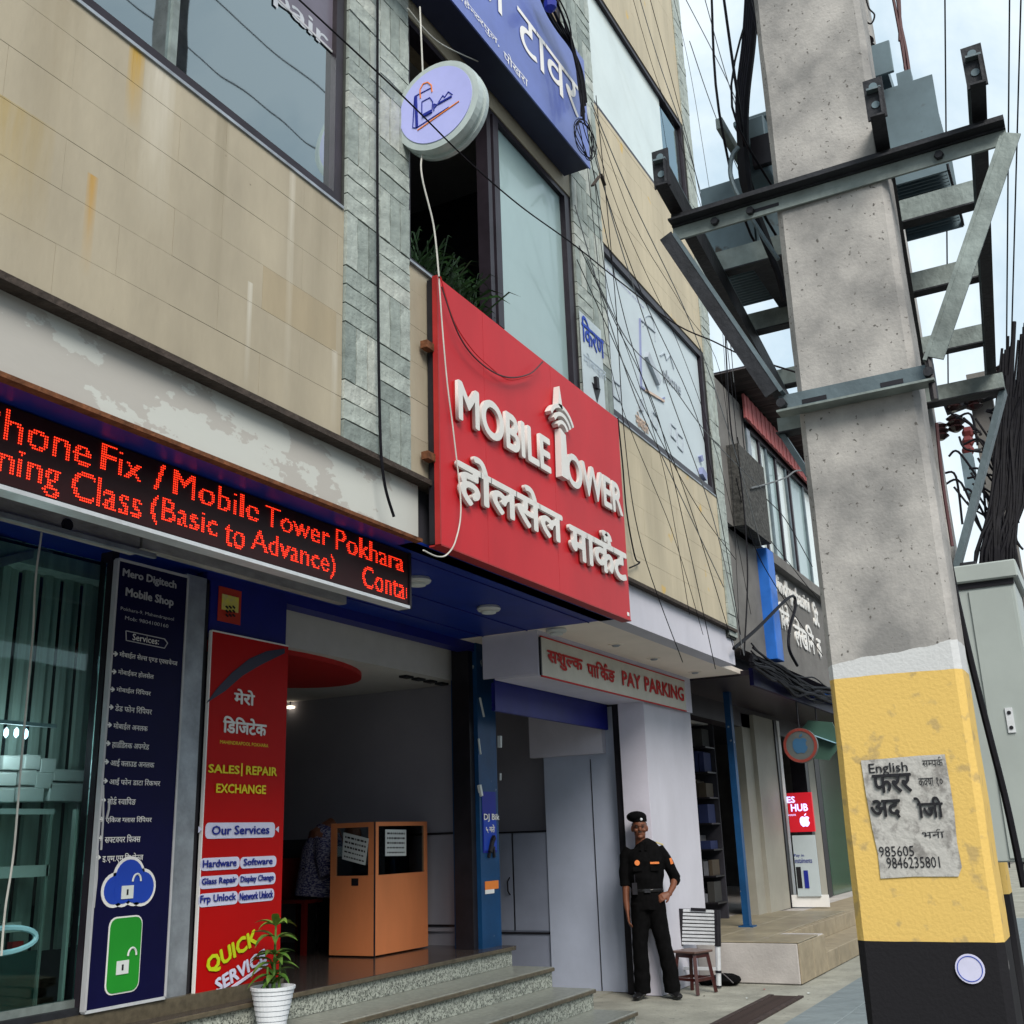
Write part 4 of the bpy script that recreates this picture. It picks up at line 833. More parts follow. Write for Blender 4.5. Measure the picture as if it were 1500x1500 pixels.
# ------------------------------------------------------------------ double pole, steelwork and transformer
def pole(name, label, x0, x1, ya0, ya1, yb0, yb1, top, ch=.02):
    mb = MB()
    def ring(z, y0, y1, xa, xb): return [(xa+ch, y0, z), (xb-ch, y0, z), (xb, y0+ch, z), (xb, y1-ch, z), (xb-ch, y1, z), (xa+ch, y1, z), (xa, y1-ch, z), (xa, y0+ch, z)]
    n = 60
    for k in range(n+1):
        t = k/n; z = -.05+(top+.05)*t
        for p in ring(z, ya0+(yb0-ya0)*t, ya1+(yb1-ya1)*t, x0, x1-.04*t):
            mb.v.append(Vector(p)+Vector((random.uniform(-.0015, .0015), random.uniform(-.002, .002), 0)))
    for k in range(n):
        for j in range(8): a = k*8+j; b = k*8+(j+1) % 8; mb.f.append([a, b, b+8, a+8])
    mb.f.append(list(range(n*8, n*8+8)))
    g = thing(name, label, 'utility pole', 'concrete poles of the transformer stand'); mb.build('shaft', pole_m, g); return g
p1 = pole('utility_pole', 'near square concrete pole with yellow and black painted foot and torn paper notice', 3.4, 3.62, .335, .735, .352, .69, 9)
p2 = pole('utility_pole', 'second concrete pole behind the near one, mostly hidden, carrying the grey cabinet', 5.62, 5.82, .50, .89, .54, .86, 9)
NX = 3.4
def ptxt(t, a, b, m=black_p, off=.0): return text_obj('lettering', t, m, at(*a, X=NX-.004), at(*b, X=NX-.004), '-X', parent=p1, off=off, gap=.002)
P = [at(x, y, X=NX-.003) for x, y in ((1261, 1114), (1300, 1111), (1345, 1107), (1384, 1105), (1392, 1150), (1398, 1190), (1402, 1235), (1409, 1270), (1404, 1284), (1340, 1284), (1290, 1287), (1286, 1250), (1278, 1215), (1268, 1160))]
MB().prism(P, (-.001, 0, 0)).build('paper_notice', mat('torn_paper', (.40, .40, .39), .85, col2=(.22, .215, .21), scale=22, lo=.5, hi=.62, bump=.3), p1)
ptxt('English', (1272, 1119), (1331, 1134), off=.005); ptxt('फरर', (1277, 1135), (1338, 1160), off=.02); ptxt('अद', (1274, 1172), (1322, 1198), off=.02); ptxt('ोजी', (1338, 1168), (1384, 1197), off=.02)
ptxt('985605', (1287, 1240), (1340, 1254)); ptxt('9846235801', (1298, 1256), (1378, 1271)); ptxt('सम्पर्क', (1350, 1110), (1382, 1122)); ptxt('कक्षा १०', (1345, 1140), (1382, 1152)); ptxt('भर्ना', (1350, 1215), (1384, 1227))
c = at(1421, 1419, X=NX-.004); MB().lathe(c, [(0, -.003), (.038, -.003), (.038, 0)], 'X', 28).build('round_sticker', mat('sticker_lilac', (.55, .56, .75), .4), p1)
MB().lathe(c, [(.031, -.0035), (.031, -.0045), (.033, -.0045), (.033, -.0035)], 'X', 28, cap=False).build('sticker_ring', cloud_p, p1); ptxt('Pumori', (1403, 1413), (1438, 1426), cloud_p)
sx = [thing('cross_arm', t, 'steel arm', 'galvanised arms bolted to the near pole') for t in ('upper galvanised steel cross arm bolted over the near pole', 'lower short galvanised cross arm clamped round the near pole')]
def angle(a, b, w, t, m, par, name='arm', fl=1):   # L section: upright leg and a ledge
    a, b = Vector(a), Vector(b); d = (b-a).normalized(); s_ = Vector((-1, 0, 0)) if abs(d.x) < .5 else Vector((0, -1, 0))
    mb = MB(); mb.bar(a, b, t, w, (0, 0, 1)); o = mb.build(name, m, par); mb = MB(); mb.bar(a+Vector((0, 0, w/2*fl))+s_*w/2, b+Vector((0, 0, w/2*fl))+s_*w/2, w, t, (0, 0, 1)); o2 = mb.build('flange', galv_d, par)
    return o
B(3.385, 3.395, -.035, 1.09, 3.615, 3.665).build('web', galv2, sx[0]); B(3.335, 3.395, -.035, 1.09, 3.672, 3.68).build('flange', galv_d, sx[0]); B(3.375, 3.397, -.035, 1.09, 3.665, 3.715).build('web_upper', galv_d, sx[0])
def hole(y, z, x, par, w=.022, m=black_m, h=.01): MB().lathe((x, y, z), [(0, -.002), (w*.5, -.002), (w*.5, .002)], 'X', 12).build('bolt_hole', m, par)
for y in (.17, .8, .93): MB().lathe((3.383, y, 3.64), [(0, -.014), (.014, -.014), (.016, 0)], 'X', 6).build('bolt', galv_d, sx[0])
B(3.3835, 3.3845, .70, .79, 3.632, 3.645).build('slot', black_m, sx[0])
B(3.382, 3.392, .285, .775, 2.862, 2.93).build('web', galv, sx[1]); B(3.33, 3.392, .285, .775, 2.855, 2.862).build('flange', galv2, sx[1]); B(3.3805, 3.382, .62, .70, 2.885, 2.90).build('slot', black_m, sx[1]); B(3.3805, 3.382, .38, .45, 2.885, 2.9).build('slot', black_m, sx[1])
for y in (.30, .76): MB().lathe((3.36, y, 2.89), [(0, -.02), (.016, -.02), (.016, .01), (0, .01)], 'X', 8).build('bolt', galv_d, sx[1])
MB().tube([(3.36, .295, 2.80), (3.36, .295, 2.96)], .012, 8).build('clamp_bolt', black_m, sx[1])
for t, a, b in (('left diagonal brace running from the upper arm down to the lower arm', (3.372, 1.075, 3.62), (3.372, .755, 2.93)), ('right diagonal brace from the arm tip down to the lower arm', (3.372, -.02, 3.62), (3.372, .305, 2.93))):
    g = thing('brace', t, 'steel brace', 'diagonal braces of the near pole'); MB().bar(a, b, .012, .062, (1, 0, 0)).build('web', galv if 'left' in t else galv2, g); o = Vector((-.025, .031 if 'left' in t else -.031, 0)); MB().bar(Vector(a)+o, Vector(b)+o, .05, .008, (1, 0, 0)).build('flange', galv_d if 'left' in t else galv2, g)  # right brace in paler steel: the light falling on it is put into its colour
th = .079
bl = ('left long channel beam between the two poles, against the sky', 'middle long channel beam beside the near pole', 'right long channel beam ending above the arm tip')
for t, y, y2 in zip(bl, (1.035, .30, -.0), (1.035, .33, .0)):
    g = thing('channel_beam', t, 'steel beam', 'long channel beams between the poles'); a = Vector((3.18, y, 3.775)); b = Vector((5.95, y2+th*2.77, 3.775)); n = Vector((-th, 1, 0)).normalized()*.035
    MB().bar(a, b, .008, .10).build('web', galv_d, g); MB().bar(a+n*.5+Vector((0, 0, .05)), b+n*.5+Vector((0, 0, .05)), .045, .007).build('top_flange', galv, g); MB().bar(a+n*.5-Vector((0, 0, .05)), b+n*.5-Vector((0, 0, .05)), .045, .007).build('bottom_flange', galv_d, g)
    # upright end plate with bolt holes, standing above the arm
    e = a+Vector((.02, .02, .0)); B(e.x, e.x+.008, e.y-.03, e.y+.03, e.z-.05, e.z+.10).build('end_plate', galv_d, g)
    for dz in (.0, .07): MB().lathe((e.x-.001, e.y, e.z+dz), [(0, -.002), (.013, -.002), (.013, 0)], 'X', 12).build('bolt_hole', tank_m, g)
for i, (x, t) in enumerate(((4.08, 'nearest'), (4.72, 'middle'), (5.45, 'farthest'))):
    g = thing('cross_beam', t+' pale cross beam under the transformer', 'steel beam', 'cross beams under the transformer'); y0 = .03+th*(x-3.18); y1 = 1.10+th*(x-3.18)
    B(x, x+.008, y0, y1, 3.835, 3.925).build('web', galv2, g); B(x, x+.06, y0, y1, 3.828, 3.835).build('bottom_flange', galv_d, g)
g = thing('cross_arm', 'cross arm of the rear pole seen at the right under the beams', 'steel arm', 'galvanised arms bolted to the rear pole'); B(5.58, 5.61, .16, 1.3, 3.60, 3.70).build('web', galv2, g); B(5.52, 5.61, .16, 1.3, 3.593, 3.60).build('flange', galv_d, g)
for t, a, b in (('rear right diagonal brace dropping to the rear pole', (5.59, .17, 3.6), (5.59, .52, 2.72)), ('rear left diagonal brace hidden behind the near pole', (5.59, 1.28, 3.6), (5.59, .88, 2.72))):
    g = thing('brace', t, 'steel brace', 'diagonal braces of the rear pole'); MB().bar(a, b, .03, .085, (1, 0, 0)).build('web', galv, g)
g = thing('clamp', 'steel clamp band at the foot of the rear braces', 'clamp'); B(5.55, 5.62, .42, .95, 2.68, 2.76).build('band', galv_d, g); B(5.54, 5.55, .42, .60, 2.70, 2.74).build('plate', galv, g)
tr = thing('transformer', 'grey blue pole transformer with finned radiators on steel beams behind the near pole', 'transformer')
B(4.28, 4.86, .50, 1.0, 3.93, 4.62).build('tank', tank_m, tr, bevel=.01); B(4.24, 4.90, .46, 1.04, 4.62, 4.65).build('lid', tank_m, tr, bevel=.005)
fm = B(0, .006, 0, .23, 0, .42).mesh('radiator_fin', tank_m)
for k in range(17): link_mesh('radiator_fin', fm, tr, Matrix.Translation((4.34+k*.027, .20, 4.15)))
for k in range(17): link_mesh('radiator_fin', fm, tr, Matrix.Translation((4.34+k*.027, 1.02, 4.0)))
B(4.30, 4.312, .19, .435, 4.13, 4.60).build('radiator_plate', tank_m, tr); B(4.30, 4.80, .43, .445, 4.2, 4.5).build('radiator_pipe', tank_m, tr); B(4.30, 4.80, .185, .195, 4.13, 4.16).build('fin_bar', galv_d, tr); B(4.8, 4.81, .19, .435, 4.13, 4.58).build('radiator_plate', tank_m, tr)
B(4.26, 4.32, .42, .52, 4.30, 4.78).build('side_frame', tank_m, tr); B(4.22, 4.24, .44, .475, 4.0, 4.72).build('vertical_pipe', galv, tr); MB().tube([(4.23, .50, 3.9), (4.23, .50, 4.62)], .012, 8).build('conduit', galv, tr)
B(4.24, 4.5, .36, .50, 4.66, 4.74).build('cable_box', tank_m, tr); B(4.22, 4.235, .33, .50, 4.62, 4.78).build('mounting_plate', tank_m, tr, bevel=.003); B(4.30, 4.36, .27, .33, 4.60, 4.66).build('lifting_lug', tank_m, tr)
for k in range(3):
    MB().lathe(((4.3, .455, 4.74) if k == 0 else (4.42+k*.15, .50+k*.16, 4.66)), [(.04, 0), (.055, .02), (.035, .035), (.062, .05), (.035, .075), (.062, .09), (.035, .115), (.058, .13), (.03, .155), (.03, .19), (.018, .20), (.018, .26)], 'Z', 20).build('bushing', porc, tr)
MB().lathe((4.3, .455, 4.98), [(.02, 0), (.03, .02), (.03, .05), (.02, .06)], 'Z', 10).build('terminal', alu_dirty, tr)
B(4.05, 4.28, .86, .98, 4.22, 4.50).build('side_box', tank_m, tr, bevel=.006); B(4.02, 4.05, .80, .92, 4.24, 4.38).build('dark_recess', black_m, tr); B(3.98, 4.3, 1.02, 1.05, 4.45, 4.50).build('hook', galv2, tr)
B(4.27, 4.87, .45, 1.03, 3.915, 3.928).build('dark_underside', galv_d, tr)  # dark plate added to paint the shade under the tank
for k in range(6): MB().lathe((4.30+k*.1, .455, 4.635), [(0, .03), (.012, .02), (.012, -.03), (0, -.03)], 'Z', 6).build('lid_bolt', galv_d, tr)
for k in range(5):
    y0 = .78+.05*k; j = random.uniform; mb = MB(); mb.tube(smooth_path([(3.7+j(0, .6), y0, 4.9+j(0, .3)), (3.8, y0+j(-.08, .08), 4.4), (4.1, y0+j(-.1, .1), 4.05+j(-.1, .1)), (4.6, y0-.1, 3.8), (5.2, y0-.1, 3.4)], 5), j(.005, .010), 5); mb.build('pole_cable', cable_m, None, 'loose black wire hanging through the steel frame left of the near pole', 'cable', 'loose wires in the steel frame')
cbx = thing('meter_cabinet', 'pale grey locked steel cabinet strapped between the poles', 'cabinet')
a = at(1390, 838, X=4.9)
B(4.9, 5.35, .235, .53, 1.395, 2.52).build('body', cabinet_m, cbx, bevel=.006); B(4.87, 5.38, .215, .55, 2.525, 2.60).build('lid', cabinet_m, cbx, bevel=.006); B(4.893, 4.899, .235, .53, 2.50, 2.525).build('lid_gap', black_m, cbx)
B(4.892, 4.90, .25, .415, 1.41, 2.49).build('door', cabinet_m, cbx); c = at(1480, 1055, X=4.89); c.y = max(c.y, .27); B(4.885, 4.892, c.y-.014, c.y+.014, c.z-.05, c.z+.05).build('lock_plate', alu, cbx)
for dz in (-.03, .03): MB().lathe((4.885, c.y, c.z+dz), [(0, -.003), (.008, -.003), (.008, 0)], 'X', 10).build('screw', black_m, cbx)
c = at(1424, 1078, X=4.89); MB().prism([(4.89, c.y-.02, c.z-.015), (4.89, c.y+.02, c.z-.015), (4.89, c.y, c.z+.02)], (-.002, 0, 0)).build('warning_mark', sign_red_p, cbx)
wl_ = thing('bush_wall', 'low dark brick wall behind the poles at the right edge', 'wall'); 
for i in range(5):
    for j in range(4): B(8, 8.2, -.9+i*.24+(.12 if j % 2 else 0), -.67+i*.24+(.12 if j % 2 else 0), j*.09, j*.09+.08).build('brick', tan_stone, wl_)

# ------------------------------------------------------------------ cables
def cable(pts, r, m=cable_m, label=None, group=None, name='cable', n=8):
    mb = MB(); mb.tube(smooth_path(pts, n), r, 6, caps=True); return mb.build(name, m, None, label, 'cable', group)
def pc(l, Y=None, X=None): return [at(p[0], p[1], Y=(p[2] if len(p) > 2 else Y)) if X is None else at(p[0], p[1], X=(p[2] if len(p) > 2 else X)) for p in l]
cable(pc([(553, -20), (553, 330), (556, 600), (562, 700), (577, 757)], FY-.06), .009, cable_m, 'thick black cable hanging down the slate pilaster and curling at its end')
cable(pc([(430, -8, 3.0), (590, 141, 2.9), (683, 233, 2.85), (760, 300, 2.8), (840, 358, 2.7), (905, 410, 2.55), (987, 473, 2.2), (1045, 500, 1.9), (1087, 520, 1.6), (1165, 545, 1.1)]), .0052, cable_m, 'black cable crossing the round sign and windows towards the pole')
cable(pc([(615, 10), (622, 190), (617, 250), (635, 330), (643, 405)], FY-.15), .006, cable_w, 'pale wire passing behind the round light box down to the red board')
cable(pc([(597, 12), (640, 60), (700, 90)], FY-.1), .005, cable_w, 'thin pale wire slanting behind the round light box')
cable(pc([(643, 408), (648, 480), (655, 560), (665, 640), (675, 740), (668, 790), (655, 812), (640, 815), (620, 806)], RY-.05), .005, cable_w, 'pale wire draped down the left side of the red board')
cable(pc([(647, 420), (672, 490), (702, 530), (740, 552), (775, 548), (795, 530)], RY-.05), .006, copper, 'dark red wire sagging across the top of the red board')
cable(pc([(645, 405), (665, 470), (690, 510), (715, 535), (745, 556), (780, 550)], RY-.03), .004, sign_red_p, 'thin red wire sagging beside the dark one on the red board')
cable(pc([(905, 612), (912, 680), (918, 750), (930, 815), (937, 824), (922, 832)], FY-.03), .007, cable_m, 'black wire running down the right edge of the red board')
# fan of service wires over the right half of the front
fan = [((848, 120), (872, 350), (900, 560), (985, 780), (1030, 930)), ((850, 150), (885, 330), (930, 520), (1010, 740), (1075, 950)), ((858, 160), (900, 330), (975, 560), (1045, 760), (1090, 960)),
       ((862, 175), (915, 330), (1000, 520), (1060, 700), (1100, 900)), ((852, 140), (880, 260), (940, 430), (1030, 640), (1085, 930)), ((866, 150), (925, 290), (1010, 470), (1070, 640), (1115, 800)),
       ((870, 165), (930, 330), (1000, 450), (1060, 570), (1085, 960)), ((845, 380), (890, 480), (945, 600), (1020, 740), (1078, 820)), ((842, 300), (880, 430), (930, 580), (980, 690), (1060, 860)),
       ((870, 250), (890, 420), (935, 560), (975, 700), (1010, 900)), ((848, 360), (900, 470), (960, 600), (1000, 760), (1048, 980)), ((860, 380), (920, 500), (980, 560), (1040, 640), (1120, 720)),
       ((925, -10), (960, 110), (1010, 250), (1050, 400), (1068, 640)), ((950, -10), (985, 120), (1020, 260), (1058, 450), (1085, 700)), ((935, -10), (965, 90), (1012, 230), (1060, 420), (1075, 560)),
       ((985, -10), (1010, 100), (1035, 250), (1060, 420), (1080, 600)), ((873, 140), (900, 420), (915, 640), (940, 800), (1000, 970))]
for k, l in enumerate(fan):
    yy = 3.28-.012*(k % 7); cable(pc(l, yy), .0030+.001*(k % 3), (cable_m, cable_m, cable_g)[k % 3], 'thin service wire in the fan of wires over the right half of the front', 'service wires fanning over the right half of the front', 'service_wire')
for k in range(5):
    a = at(855+k*1.0, 205, Y=3.08-.006*k); mb = MB(); rr_ = .155+.012*(k % 3)
    mb.tube([a+Vector((rr_*math.cos(t), .02*math.sin(2*t+k), rr_*math.sin(t))) for t in [2*math.pi*j/28+k for j in range(29)]], .0042, 5); mb.build('coiled_cable', cable_m, None, 'loop of coiled black cable hanging at the lower end of the blue sign', 'cable', 'loops of the coiled cable at the blue sign')
for k in range(7):
    j = random.uniform; cable(pc([(788+k*4, -15), (800+k*5+j(-3, 3), 20), (818+k*3, 45), (838+j(-2, 4), 72), (850+j(-3, 3), 105+k*4), (855+j(-4, 4), 150+k*5)], 3.1-.01*k), .014-.0012*k, cable_m, 'black cable of the thick bunch crossing the top of the blue sign', 'bunched cables at the top of the blue sign')
g = thing('splice_joint', 'dark blue taped cable joint in the bunch above the blue sign', 'cable joint'); c = at(806, 8, Y=3.02); MB().lathe(c, [(.02, -.06), (.05, -.03), (.055, .03), (.02, .06)], 'Z', 10).build('tape', blue_p, g)
for k, (a, b) in enumerate((((878, 258), (868, 272)), ((880, 255), (886, 272)))):
    g = thing('broken_slat', 'short dangling '+('left', 'right')[k]+' piece of wood below the coiled cable', 'wood piece'); MB().bar(at(*a, Y=3.2), at(*b, Y=3.2), .03, .015).build('stick', stone_edge, g)
# loose bunch over the neighbouring canopy
for k in range(16):
    j = random.uniform; x0 = 12.1; pts = []
    for q_ in range(9): pts.append((x0+q_*.62, 3.42-.05*random.random(), 3.36+.10*math.sin(q_*1.1+k)*random.random()+.012*k*(k % 2)-.10*math.sin(q_/8*math.pi)))
    cable(pts, .010+.006*(k % 3), cable_m, 'black cable in the tangled bunch lying over the neighbouring canopy', 'tangled cables over the canopy', n=4)
cable(pc([(1075, 950), (1110, 920), (1150, 880), (1163, 874), (1165, 890), (1157, 920), (1156, 950), (1168, 975)], 3.4), .02, cable_m, 'thick black cable arching across the bright blue pilaster')
cable(pc([(1085, 600), (1100, 700), (1150, 760), (1190, 830)], 3.45), .006, cable_m, 'wire slanting across the neighbouring windows', 'wires across the neighbouring windows'); cable(pc([(1080, 640), (1110, 760), (1160, 830), (1200, 880)], 3.45), .006, cable_m, 'wire slanting across the neighbouring windows', 'wires across the neighbouring windows')
cable(pc([(1078, 700), (1105, 800), (1150, 880), (1205, 960)], 3.45), .006, cable_m, 'wire slanting across the neighbouring windows', 'wires across the neighbouring windows')
cable(pc([(1100, 715), (1120, 710), (1150, 700), (1165, 690), (1180, 690)], 3.4), .012, cable_g, 'grey cable reaching from the stone clad box to the red awning')
cable(pc([(1060, 440), (1070, 620), (1085, 700), (1095, 830), (1090, 960)], 3.4), .009, cable_m, 'black drop cable at the corner where the two buildings meet')
# cables of the pole
for k in range(5):
    cable(pc([(1108-k*3, -20), (1103-k*3, 60), (1094-k*3, 140), (1092-k*2, 200), (1097-k*2, 270), (1112+k, 330), (1140, 400), (1150, 440)], X=3.9+.03*k), .014, cable_m, 'thick black cable of the bundle left of the near pole', 'cable bundle running up beside the near pole', 'pole_cable')
cable(pc([(1082, 215), (1072, 230), (1070, 255), (1078, 280), (1095, 310), (1120, 350), (1140, 380)], X=3.75), .009, galv, 'grey conduit looping out left of the near pole')
for k, (a, b) in enumerate((((1384, -20), (1389, 575)), ((1479, -20), (1474, 560)), ((1496, -20), (1480, 560)))):
    cable([at(*a, X=9), at((a[0]+b[0])/2, (a[1]+b[1])/2, X=10), at(*b, X=11)], .007, cable_m, ('left', 'middle', 'rightmost')[k]+' of three overhead lines dropping at the right edge', 'overhead lines at the right edge', 'overhead_line')
for k, (a, b) in enumerate((((1320, 40), (1332, 105)), ((1305, -20), (1328, 110)), ((1312, -20), (1326, 100)), ((1316, -20), (1318, 60)))):
    cable([at(*a, X=4.4), at((a[0]+b[0])/2+1, (a[1]+b[1])/2, X=4.4), at(*b, X=4.4)], .007, copper, 'brown high voltage lead rising from the transformer', 'leads rising from the transformer')
for k in range(3): cable(pc([(1240+k*6, -20), (1246+k*4, 12), (1252+k*2, 30)], X=4.38), .009, cable_m, 'black lead joining the transformer bushing', 'leads joining the bushing')
cable(pc([(1265, -20), (1272, 10), (1281, 22), (1275, 35), (1262, 25)], X=4.38), .004, cable_m, 'thin looped wire beside the bushing')
cable(pc([(1362, 745), (1385, 800), (1402, 880), (1425, 980), (1450, 1080), (1475, 1180), (1500, 1300)], X=3.9), .011, cable_m, 'black cable slanting down over the cabinet to the lower right')
cable(pc([(1372, 620), (1380, 700), (1395, 800)], X=5.2), .008, copper, 'dark red pipe between the rear pole and brace')
for k, (a, b, c_) in enumerate((((1000, -10), (1080, 150), (1150, 330)), ((1030, -10), (1090, 190), (1200, 450)), ((1010, 60), (1060, 200), (1160, 420)), ((1040, 330), (1100, 500), (1175, 650)), ((1055, 400), (1110, 560), (1180, 690)), ((1078, 480), (1120, 580), (1172, 640)))):
    cable([at(*a, X=16), at(*b, X=18), at(*c_, X=20)], .008, cable_g, 'distant overhead wire against the sky between building and pole', 'distant overhead wires left of the pole', 'overhead_line')
# overhead lines on the far side of the street, mirrored in the window glass
for k, (y, z) in enumerate(((-.6, 9.3), (-.8, 10.1), (-.7, 10.9))):
    cable([(-14, y, z+.2), (2, y, z), (16, y+.1, z+.15), (30, y, z+.2)], .008, cable_m, 'overhead line across the street mirrored in the upper windows', 'overhead lines along the street', 'overhead_line')
# distant pole group at the right edge
dp = thing('distant_pole', 'distant concrete pole with insulators seen through the steelwork at the right', 'utility pole'); X9 = 12.
a = at(1424, 560, X=X9); b = at(1475, 1000, X=X9); B(X9, X9+.25, a.y-.17, a.y+.05, -.03, a.z+.1).build('shaft', nb_grey, dp)
c = at(1424, 590, X=X9-.1); MB().bar(at(1385, 602, X=X9-.1), at(1500, 560, X=X9-.1), .1, .08).build('cross_arm', galv_d, dp)
for x, y in ((1396, 590), (1399, 620), (1426, 588), (1470, 546), (1473, 570), (1377, 632)):
    c = at(x, y, X=X9-.15); MB().lathe(c, [(.03, -.10), (.09, -.06), (.06, -.03), (.10, 0), (.06, .03), (.09, .06), (.03, .10)], 'Z', 10).build('insulator', porc, dp)
for i in range(3): c = at(1418, 634+i*13, X=X9-.2); MB().lathe(c, [(.02, -.06), (.07, -.03), (.07, .03), (.02, .06)], 'Y', 8).build('fuse_cap', mat('red_porcelain%d' % i, (.12, .02, .02), .3), dp); MB().tube([c, at(1436, 632+i*13, X=X9-.1)], .015, 5).build('fuse_arm', galv_d, dp)
a, b = at(1415, 668, X=X9-.2), at(1427, 725, X=X9-.2); B(X9-.3, X9-.1, b.y-.05, a.y+.05, b.z, a.z).build('switch_box', tank_m, dp)
cg = 'tangled cables at the right edge'
for k in range(46):
    j = random.uniform; x = 1478+j(-22, 26); cable([at(x+8, 470+j(0, 120), X=9.5), at(x+j(-10, 6), 640+j(-20, 20), X=9.5), at(x-6+j(-14, 8), 740, X=9.4), at(x-14+j(-30, 14), 850+j(-10, 20), X=9.3), at(x+j(-10, 20), 1000+j(0, 300), X=9.3)], j(.006, .020), cable_m, 'black cable in the dense tangle at the right edge', cg, n=4)
for k in range(34):
    j = random.uniform; a = (1400+j(-20, 60), 600+j(0, 150)); cable([at(*a, X=9.6), at(a[0]+j(10, 30), a[1]+j(-10, 50), X=9.6), at(a[0]+j(20, 60), a[1]+j(20, 90), X=9.6)], .010, cable_m, 'loose thin wire among the distant insulators', 'loose wires among the distant insulators', n=5)
# ==== SECTION 5
# ------------------------------------------------------------------ orange booth
bo = thing('orange_booth', 'orange laminate booth with glazed top half and taped notices on the shop floor', 'booth')
X0, X1, Y0, Y1, Z0, Z1, ZM = 7.90, 8.73, 5.62, 6.08, PZ, 1.72, 1.285
B(X0+.02, X1, Y0, Y0+.018, Z0+.012, ZM).build('front_panel', orange_w, bo); B(X0, X0+.018, Y0+.004, Y1, Z0+.012, ZM).build('side_panel', orange_w, bo); B(X1-.018, X1, Y0+.02, Y1, Z0+.012, ZM).build('side_panel', orange_w, bo)
for a in ((X0+.02, X0+.065), (X1-.045, X1)): B(a[0], a[1], Y0, Y0+.018, ZM+.001, Z1).build('frame', orange_w, bo)
B(X0+.066, X1-.046, Y0, Y0+.018, Z1-.035, Z1).build('frame', orange_w, bo)
for a in ((Y0+.004, Y0+.06), (Y1-.06, Y1)): B(X0, X0+.018, a[0], a[1], ZM+.001, Z1).build('frame', orange_w, bo)
B(X0, X0+.018, Y0+.061, Y1-.061, Z1-.04, Z1).build('frame', orange_w, bo); B(X0+.001, X0+.019, Y0-.002, Y0+.003, Z0, Z1).build('corner_gap', black_m, bo)
B(X0+.07, X1-.05, Y0+.006, Y0+.010, ZM, Z1-.035).build('glass', gl_clear, bo); B(X0+.006, X0+.01, Y0+.06, Y1-.06, ZM, Z1-.04).build('glass', gl_clear, bo)
B(X0+.02, X1-.02, Y0+.02, Y1, ZM-.03, ZM-.012).build('desk', orange_w, bo)
B(X0+.02, X1-.02, Y1-.03, Y1, ZM, Z1-.2).build('back_board', int_dark, bo); B(X1-.35, X1-.06, Y0+.10, Y0+.3, Z1-.13, Z1-.04).build('white_case', boxmat, bo)
c = at(520, 1292, X=X0); B(X0-.004, X0, c.y-.035, c.y+.035, c.z-.03, c.z+.03).build('hand_hole', black_m, bo)
def zb(x, y): return (480+x/6.25, 1180+y/6.25)
def notice(pts, X=None, Y=None, lab=''):
    P = [at(*zb(*p), X=X, Y=Y) for p in pts]; g = thing('paper_notice', lab, 'notice', 'printed notices taped in the booth windows'); MB().prism(P, (-.001, 0, 0) if X else (0, -.001, 0)).build('sheet', paper, g)
    for k in range(5):
        t = .15+k*.18; a = P[0].lerp(P[3], t).lerp(P[1].lerp(P[2], t), .08); b = P[0].lerp(P[3], t).lerp(P[1].lerp(P[2], t), .92); n = Vector((-.002, 0, 0)) if X else Vector((0, -.002, 0)); mb = MB(); u = 0.
        while u < .97:
            w = random.uniform(.05, .16); p, q = a.lerp(b, u)+n, a.lerp(b, min(1, u+w))+n; h = Vector((0, 0, .006+.002*(k < 3))); mb.poly([p-h, q-h, q+h, p+h]); u += w+.04
        mb.build('print_line', black_p, g)
notice(((145, 245), (378, 302), (345, 548), (132, 490)), X=X0-.002, lab='tilted notice with black writing in the side window of the booth')
notice(((527, 218), (718, 222), (718, 460), (527, 462)), Y=Y0+.004, lab='upright notice with printed lines in the front window of the booth')
for lab, a, b, h, m in (('white box on the booth desk', (500, 600), (600, 630), .07, boxmat), ('dark red cloth on the booth desk', (610, 590), (690, 630), .10, mat('dark_red_cloth', (.12, .01, .012), .8)), ('tall white bottle shape at the right of the booth desk', (740, 380), (790, 600), .30, boxmat), ('second tall pale carton at the right of the booth desk', (815, 430), (860, 600), .26, boxmat)):
    p = at(*zb(*a), Y=Y0+.12); q_ = at(*zb(*b), Y=Y0+.12); g = thing('desk_item', lab, 'desk item'); B(p.x, q_.x, Y0+.09, Y0+.17, ZM-.012, ZM-.012+h).build('body', m, g, bevel=.008)
    B(p.x+.005, q_.x-.005, Y0+.1, Y0+.16, ZM-.012+h, ZM+h).build('lid', m, g)
dkred = mat('dark_red_plastic', (.10, .005, .004), .5)
g = thing('red_chair', 'dark red plastic chair in the gloom left of the booth', 'chair'); c = at(445, 1400, Z=PZ)
for dx_, dy_ in ((0, 0), (.32, 0), (0, .32), (.32, .32)): B(c.x+dx_, c.x+dx_+.04, c.y+dy_, c.y+dy_+.04, PZ, PZ+.42).build('leg', dkred, g)
B(c.x, c.x+.36, c.y, c.y+.36, PZ+.42, PZ+.45).build('seat', dkred, g); B(c.x+.02, c.x+.34, c.y+.33, c.y+.36, PZ+.45, PZ+.8).build('backrest', dkred, g)
g = thing('lit_bulb', 'small warm lit lamp deep inside the dark shop', 'lamp'); c = at(425, 1036, Y=7.4); MB().lathe(c, [(0, -.02), (.05, -.01), (.05, .01), (0, .02)], 'Z', 12).build('lens', spot_lit, g); MB().tube([c+Vector((0, 0, .02)), (c.x, c.y, 2.98)], .008).build('cord', black_m, g)
